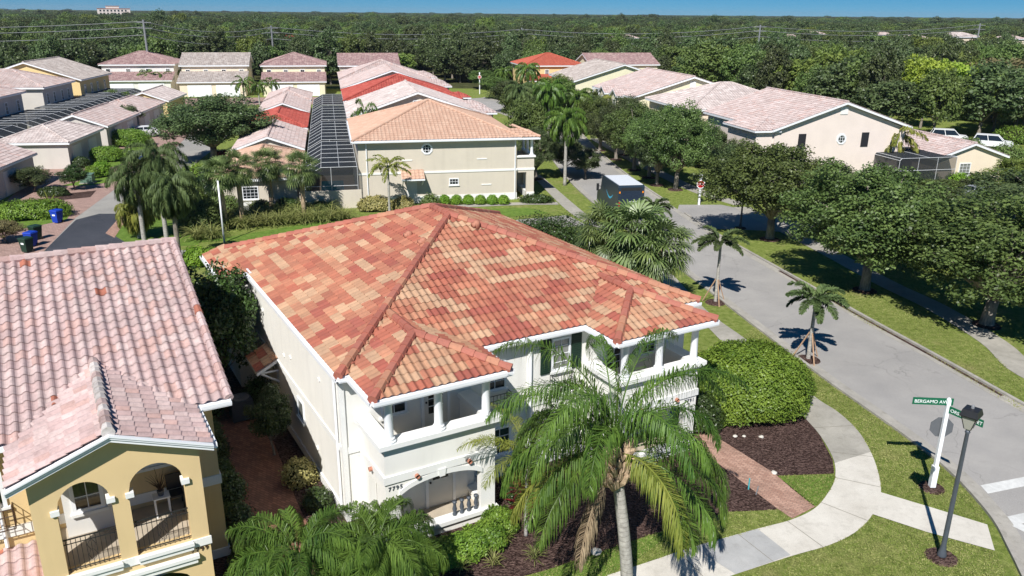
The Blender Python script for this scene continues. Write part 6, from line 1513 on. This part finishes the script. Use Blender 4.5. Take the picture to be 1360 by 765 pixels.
# far sign posts with the stop face towards us
def stop_post(label, px, top):
    g = P(*px); h = HT(px[0], px[1], px[0], top); t = thing('stop_sign', label, 'stop sign', (g[0], g[1], 0)); f3 = Fr(g[:2], 85)
    mb = MB(); mb.box(f3, -.08, .08, -.08, .08, 0, h); obj('post', mb, M['white'], t)
    c = (g[0]+f3.v[0]*-.1, g[1]+f3.v[1]*-.1, h-.95); obj('sign_face', octo(MB(), c, .40, f3.u[0], f3.u[1], -.02, 0), M['signwhite'], t)
    mb = octo(MB(), (c[0]-f3.v[0]*.022, c[1]-f3.v[1]*.022, c[2]), .33, f3.u[0], f3.u[1], -.004, 0); r = obj('red_field', mb, M['signred'], t)
    digits(r, Face(f3, 'front', -.128), -.27, h-1.05, .2, 'STOP', M['signwhite'], .006, 'lettering', 1.0)
    mb = MB(); mb.box(f3, -.12, .12, -.1, .1, h-.35, h-.05); obj('post_cap', mb, M['signwhite'], t)
stop_post('white post with a stop sign facing us at the side road mouth', (928, 272), 230); stop_post('distant white post with small red sign before the far wood', (637, 125), 96)
# lamp posts
def lamp(label, px, top):
    g = P(*px); h = HT(px[0], px[1], *top); t = thing('street_lamp', label, 'street lamp', (g[0], g[1], 0), 'street lamps'); c = (g[0], g[1], 0)
    mb = MB(); mb.lathe(c, [(.14, 0), (.14, .12), (.1, .3), (.075, .5), (.075, 1.0), (.055, h-.85), (.08, h-.8), (.05, h-.73)], 12); obj('post', mb, M['greypost'], t, True)
    mb = MB(); mb.lathe(c, [(.05, h-.74), (.13, h-.68), (.29, h-.24)], 4); ln = obj('lantern', mb, M['lampglass'], t)
    mb = MB()
    for k in range(4):
        a = k*math.pi/2; mb.tube([(g[0]+.13*math.cos(a), g[1]+.13*math.sin(a), h-.68), (g[0]+.295*math.cos(a), g[1]+.295*math.sin(a), h-.23)], .016, 4)
    mb.lathe(c, [(.35, h-.26), (.36, h-.22), (.29, h-.04), (.06, h-.02)], 4); obj('lamp_cap', mb, M['dark'], t)
    mb = MB(); mb.lathe(c, [(.05, h-.02), (.05, h+.06), (.03, h+.08)], 8); obj('light_sensor', mb, M['signback'], t)
    mb = MB(); mb.lathe(c, [(.5, -.01), (.45, .04), (.14, .07)], 12); obj('mulch_ring', mb, M['mulch'], t)
k = N('frosted_lamp_glass'); k.bsdf(C(168, 166, 156), .35, None, .5); M['lampglass'] = k.m
lamp('dark grey street lamp with square lantern at the near corner lawn', (1250, 740), (1295, 542)); lamp('black street lamp at the side road under the oaks', (983, 303), (986, 232))
g = P(298, 322); h = HT(298, 322, 291, 240); tag(obj('white_pole', MB().tube([(g[0], g[1], 0), (g[0], g[1], h)], [.07, .06], 8), M['white'], None, True, (g[0], g[1], 0)), 'plain tall white pole standing in the ornamental grasses', 'pole')

# ================================================================== bins, box, stones
M['binblue'] = plain('blue_bin_plastic', C(28, 62, 168), .5, .08, 6); M['bingreen'] = plain('green_bin_plastic', C(34, 58, 46), .5, .08, 6); M['util'] = plain('green_utility_box', C(96, 124, 108), .5, .05, 6)
def bin_(label, px, m, rz=20):
    g = P(*px); t = thing('wheelie_bin', label, 'wheelie bin', (g[0], g[1], 0), 'wheelie bins'); f3 = Fr(g[:2], 90+rz)
    q = [f3.w(a, b, z) for z, s_ in ((.08, .24), (.98, .32)) for a, b in ((-s_, -s_*1.05), (s_, -s_*1.05), (s_, s_*1.05), (-s_, s_*1.05))]
    obj('body', MB().hexa(q), M[m], t)
    mb = MB(); mb.hexa([f3.w(a, b, z) for z, s_ in ((.985, .35), (1.07, .30)) for a, b in ((-s_, -s_*1.05), (s_, -s_*1.05), (s_, s_*1.05), (-s_, s_*1.05))]); obj('lid', mb, M[m], t)
    mb = MB(); mb.tube([f3.w(-.24, .41, .97), f3.w(.24, .41, .97)], .02, 6); obj('handle', mb, M['dark'], t)
    for a in (-.27, .27): mb = MB(); mb.tube([f3.w(a-.03, .24, .11), f3.w(a+.03, .24, .11)], .11, 12); obj('wheel', mb, M['dark'], t)
    mb = MB(); mb.box(f3, -.13, .13, -.315, -.305, .62, .74); obj('label_plate', mb, M['signwhite'], t)
bin_('dark green wheelie bin nearest the camera in the group of three', (37, 335), 'bingreen'); bin_('blue wheelie bin in the middle of the group of three', (43, 327), 'binblue', 10); bin_('dark green wheelie bin at the back of the group of three', (49, 318), 'bingreen', 25)
bin_('blue wheelie bin alone beside the low green shrub mass', (77, 296), 'binblue', 15); bin_('distant blue wheelie bin beyond the clipped hedges', (189, 214), 'binblue', 5)
g = P(117, 243); t = thing('utility_box', 'low grey green utility box beside round clipped shrubs', 'utility box', (g[0], g[1], 0)); f3 = Fr(g[:2], 80); mb = MB(); mb.box(f3, -.55, .55, -.45, .45, .1, .85); obj('cabinet', mb, M['util'], t)
mb = MB(); mb.box(f3, -.6, .6, -.5, .5, .852, .92); obj('lid', mb, M['util'], t); mb = MB(); mb.box(f3, -.65, .65, -.55, .55, 0, .1); obj('base_slab', mb, M['concold'], t)
def rock(label, px, r, m):
    g = P(*px); bm = bmesh.new(); bmesh.ops.create_icosphere(bm, subdivisions=2, radius=r)
    for v in bm.verts: v.co *= random.uniform(.8, 1.15); v.co.z *= .6
    me = bpy.data.meshes.new('rock'); bm.to_mesh(me); bm.free(); o = bpy.data.objects.new('rock', me); COL.objects.link(o); me.materials.append(m); o.location = (g[0], g[1], r*.3); tag(o, label, 'rock', 'pale stones in the mulch')
for px, r, lb in (((976, 580), .09, 'pale stone in the mulch nearest the small hedge shrub'), ((988, 580), .08, 'pale stone in the mulch, middle of three'), ((1011, 581), .1, 'pale stone in the mulch, right of three'), ((792, 735), .17, 'pale stone on the edge of the front lawn strip'), ((1028, 629), .12, 'brownish stone where path and grass patch meet')): rock(lb, px, r, M['concrete'])
g = P(994, 650); mb = MB(); mb.tube([(g[0], g[1], 0), (g[0], g[1], .45)], .025, 6); tag(obj('garden_stake', mb, plain('teal_plastic', C(70, 170, 176), .5), None, False, (g[0], g[1], 0)), 'short teal stake in the mulch beside the brick path', 'garden stake')
g = P(1004, 657); mb = MB(); mb.tube([(g[0], g[1], 0), (g[0]+.05, g[1], .35)], .02, 6); tag(obj('garden_stake', mb, M['signback'], None, False, (g[0], g[1], 0)), 'short grey stake right beside the teal one', 'garden stake')

# ================================================================== vehicles
M['navy'] = plain('dark_blue_grey_paint', C(34, 48, 62), .35, .03, 2, None, .5); M['carwhite'] = plain('white_car_paint', C(228, 230, 232), .3, .02, 2, None, .6); M['silver'] = plain('silver_car_paint', C(168, 174, 184), .3, .02, 2, None, .6, .3)
M['tyre'] = plain('tyre_rubber', C(30, 30, 32), .85); M['rim'] = plain('alloy_rim', C(150, 152, 156), .35, .03, 4, None, .5, .5); M['tail'] = plain('tail_light_red', C(170, 24, 30), .3); M['amber'] = plain('amber_marker', C(220, 130, 30), .3); M['cyan'] = plain('light_blue_vinyl', C(60, 170, 210), .4); M['headl'] = plain('headlight_glass', C(220, 222, 224), .2)
def wheel(t, f3, x, y, r=.36, w_=.24):
    mb = MB(); mb.tube([f3.w(x-w_/2, y, r), f3.w(x+w_/2, y, r)], r, 20); wh = obj('wheel', mb, M['tyre'], t)
    s_ = 1 if x > 0 else -1; mb = MB(); mb.tube([f3.w(x+s_*w_*.45, y, r), f3.w(x+s_*w_*.53, y, r)], r*.6, 12); obj('rim', mb, M['rim'], wh)
tr = P(838, 284); rc = P(823, 247, 2.95); re_ = P(855, 245, 2.95)
az = math.degrees(math.atan2(re_[0]-rc[0], re_[1]-rc[1]))
VF = Fr(((rc[0]+re_[0])/2, (rc[1]+re_[1])/2), 80)
t = thing('delivery_van', 'tall dark blue grey delivery van with white roof seen from behind on the street', 'van', VF.w(0, 3, 0))
w_ = 1.1; side = [(0, .55), (0, 2.8), (.12, 2.92), (4.4, 2.92), (4.75, 2.75), (5.1, 1.65), (6.0, 1.35), (6.15, 1.1), (6.15, .5)]
mb = MB(); mb.prof(VF, 'a', side, -w_, w_); obj('body', mb, M['navy'], t)
mb = MB(); mb.box(VF, -w_+.1, w_-.1, .16, 4.3, 2.925, 2.96); obj('roof_panel', mb, M['carwhite'], t)
mb = MB(); mb.box(VF, -w_-.03, w_+.03, -.12, .0, .45, .62); obj('rear_bumper', mb, M['dark'], t)
mb = MB(); mb.box(VF, -.82, .82, -.02, -.002, .68, 2.45)
for z in np.arange(.85, 2.4, .22): mb.box(VF, -.8, .8, -.028, -.021, z, z+.012)
dr_ = obj('rear_door', mb, plain('dark_blue_door', C(30, 44, 62), .4, .03, 2, None, .5), t)
digits(dr_, Face(VF, 'front', -.03), -.3, 1.52, .2, 'amazon', M['signwhite'], .006, 'lettering', 1.0)
mb = MB(); mb.box(VF, -.84, .84, -.02, -.002, 2.52, 2.74); obj('header_panel', mb, M['dark'], t)
for s_ in (-1, 1):
    mb = MB(); mb.box(VF, s_*.97-.07, s_*.97+.07, -.03, -.002, 1.15, 1.6); obj('tail_light', mb, M['tail'], t)
    mb = MB(); mb.box(VF, s_*.97-.06, s_*.97+.06, -.03, -.002, 2.3, 2.45); obj('marker_light', mb, M['amber'], t)
    wheel(t, VF, s_*.95, 1.1, .38); wheel(t, VF, s_*.95, 5.1, .38)
    mb = MB(); mb.tube([VF.w(s_*1.1, 4.9, 1.9), VF.w(s_*1.38, 4.95, 1.95)], .03, 5); mb.box(VF, s_*1.4-.1, s_*1.4+.1, 4.88, 5.0, 1.55, 2.15); obj('mirror', mb, M['dark'], t)
mb = MB(); mb.hexa([VF.w(-.95, 4.86, 2.5), VF.w(.95, 4.86, 2.5), VF.w(.95, 4.84, 2.5), VF.w(-.95, 4.84, 2.5)][:0] or [VF.w(-.95, 5.09, 1.75), VF.w(.95, 5.09, 1.75), VF.w(.95, 5.13, 1.75), VF.w(-.95, 5.13, 1.75), VF.w(-.95, 4.83, 2.6), VF.w(.95, 4.83, 2.6), VF.w(.95, 4.87, 2.6), VF.w(-.95, 4.87, 2.6)]); obj('windscreen', mb, M['glass'], t)
pp = [(-1.112, 2.95-.9*0)]
mb = MB(); sm = []
for k in range(13):
    q = k/12; b = 3.3-1.9*q; z = 1.95-.42*math.sin(math.pi*q)**.9-.05*q; sm.append((b, z, .035+.05*math.sin(math.pi*q)))
for (b0_, z0_, h0_), (b1_, z1_, h1_) in zip(sm[:-1], sm[1:]): mb.add([VF.w(-1.106, b0_, z0_-h0_), VF.w(-1.106, b1_, z1_-h1_), VF.w(-1.106, b1_, z1_+h1_), VF.w(-1.106, b0_, z0_+h0_)], [(0, 1, 2, 3)])
obj('smile_mark', mb, M['cyan'], t)
def car(label, px, az, m, kind='suv', z=0, group='cars parked behind the right houses'):
    g = P(*px, z) if z else P(*px); f3 = Fr(g[:2], az); t = thing('parked_car', label, 'car', (g[0], g[1], 0), group)
    top = 1.75 if kind == 'suv' else 1.42
    mb = MB(); body = [(-2.3, .35), (-2.35, .8), (-2.2, .98), (-.9, 1.06), (1.6 if kind == 'suv' else 1.5, 1.06), (2.25, .98), (2.3, .4)]
    mb.prof(f3, 'a', body, -.9, .9)
    body_o = obj('body', mb, M[m], t)
    b0_, b1_, b2_, b3_ = (-1.25, -.55, 1.85, 2.15) if kind == 'suv' else (-1.2, -.35, 1.0, 1.75)
    mb = MB(); mb.hexa([f3.w(-.84, b0_, 1.05), f3.w(.84, b0_, 1.05), f3.w(.84, b3_, 1.05), f3.w(-.84, b3_, 1.05), f3.w(-.68, b1_, top-.06), f3.w(.68, b1_, top-.06), f3.w(.68, b2_, top-.06), f3.w(-.68, b2_, top-.06)]); obj('windows', mb, M['glass'], t)
    mb = MB(); mb.box(f3, -.7, .7, b1_-.05, b2_+.05, top-.06, top)
    for s_ in (-1, 1):
        for (bb, bt) in ((b0_, b1_), (b3_, b2_), ((b0_+b3_)/2, (b1_+b2_)/2)): mb.tube([f3.w(s_*.85, bb, 1.04), f3.w(s_*.7, bt, top-.03)], .045, 4)
    obj('roof', mb, M[m], t)
    for s_ in (-1, 1):
        wheel(t, f3, s_*.82, -1.45, .34, .22); wheel(t, f3, s_*.82, 1.4, .34, .22)
        mb = MB(); mb.box(f3, s_*.7-.15, s_*.7+.15, -2.36, -2.3, .68, .84); obj('headlight', mb, M['headl'], t)
        mb = MB(); mb.box(f3, s_*.76-.1, s_*.76+.1, 2.26, 2.32, .75, .95); obj('tail_light', mb, M['tail'], t)
car('white suv parked beyond the low pink roof at the right', (1316, 197), 30, 'carwhite'); car('white car beyond the low garage roof, left of the suv', (1258, 189), 20, 'carwhite', 'suv')
car('silver car under the trees below the low garage', (1302, 268), 60, 'silver', 'sedan'); car('small white car in front of a left garage behind the bright hedge', (188, 182), 150, 'carwhite', 'sedan', group=None)

# ================================================================== grass blades on the near lawns
def inside(poly, x, y):
    c = np.zeros(len(x), bool); n = len(poly)
    for i in range(n):
        x0, y0 = poly[i]; x1, y1 = poly[(i+1) % n]
        m_ = ((y0 > y) != (y1 > y)) & (x < (x1-x0)*(y-y0)/(y1-y0+1e-12)+x0); c ^= m_
    return c
BV = []
for poly, dn in ((G((980, 766), (1052, 740), (1100, 726), (1135, 709), (1159, 685), (1230, 708), (1321, 733), (1338, 765), (1340, 800), (960, 800)), 420),
                 (G((1085, 529), (1115, 548), (1143, 576), (1163, 614), (1171, 653), (1311, 697), (1302, 668), (1266, 629), (1214, 585), (1162, 550), (1100, 505), (1076, 491), (1005, 432), (986, 447), (1020, 475), (1050, 500)), 420),
                 (G((1032, 632), (1109, 630), (1110, 637), (1101, 653), (1081, 674)), 480), (G((640, 790), (726, 757), (788, 736), (850, 715), (912, 695), (968, 680), (1034, 677), (1052, 691), (920, 728), (806, 766), (760, 800)), 420),
                 (G((1063, 378), (1097, 396), (1154, 432), (1212, 457), (1260, 489), (1358, 547), (1358, 507), (1320, 472), (1243, 426), (1178, 394), (1104, 352)), 200)):
    A = np.array(poly); lo, hi = A.min(0), A.max(0); n = int((hi-lo).prod()*dn); x = rng.uniform(lo[0], hi[0], n); y = rng.uniform(lo[1], hi[1], n); ok = inside(poly, x, y)
    BV.append(np.stack([x[ok]+rng.normal(scale=.02, size=ok.sum()), y[ok]+rng.normal(scale=.02, size=ok.sum()), np.full(ok.sum(), .03)], 1))
BV = np.concatenate(BV); nb_ = rng.normal(size=(len(BV), 3)); nb_[:, 2] = np.abs(nb_[:, 2])*.5; nb_ /= np.linalg.norm(nb_, axis=1)[:, None]
LM['blade'] = leaf_mat('lawn_blades', C(112, 122, 62), C(178, 178, 116), .7, .25, .45, .0, .1)
bl = fin('grass_blades', quads_mesh('grass_blades', leaves(BV, nb_, .034, .3, .35)), LM['blade']); tag(bl, 'short mown grass blades on the near lawns and verges', 'grass', None, 'stuff')
# ================================================================== air
hz = MB(); hz.v = [(x, y, z) for z in (-1.5, 30) for x, y in ((-3500, -120), (3500, -120), (3500, 4200), (-3500, 4200))]; hz.f = [(0, 3, 2, 1), (4, 5, 6, 7), (0, 1, 5, 4), (1, 2, 6, 5), (2, 3, 7, 6), (3, 0, 4, 7)]; hz.k = [0.0]*6
k = N('haze_air'); k.t.nodes.remove(k.out) if False else None
pv = k.n('ShaderNodeVolumePrincipled'); pv.inputs['Color'].default_value = (.80, .88, 1.0, 1); pv.inputs['Density'].default_value = HAZE; pv.inputs['Anisotropy'].default_value = .2
k.l(pv.outputs[0], k.out.inputs['Volume']); ho = obj('haze', hz, k.m); tag(ho, 'thin pale blue air haze over the far wood', 'haze', None, 'stuff')
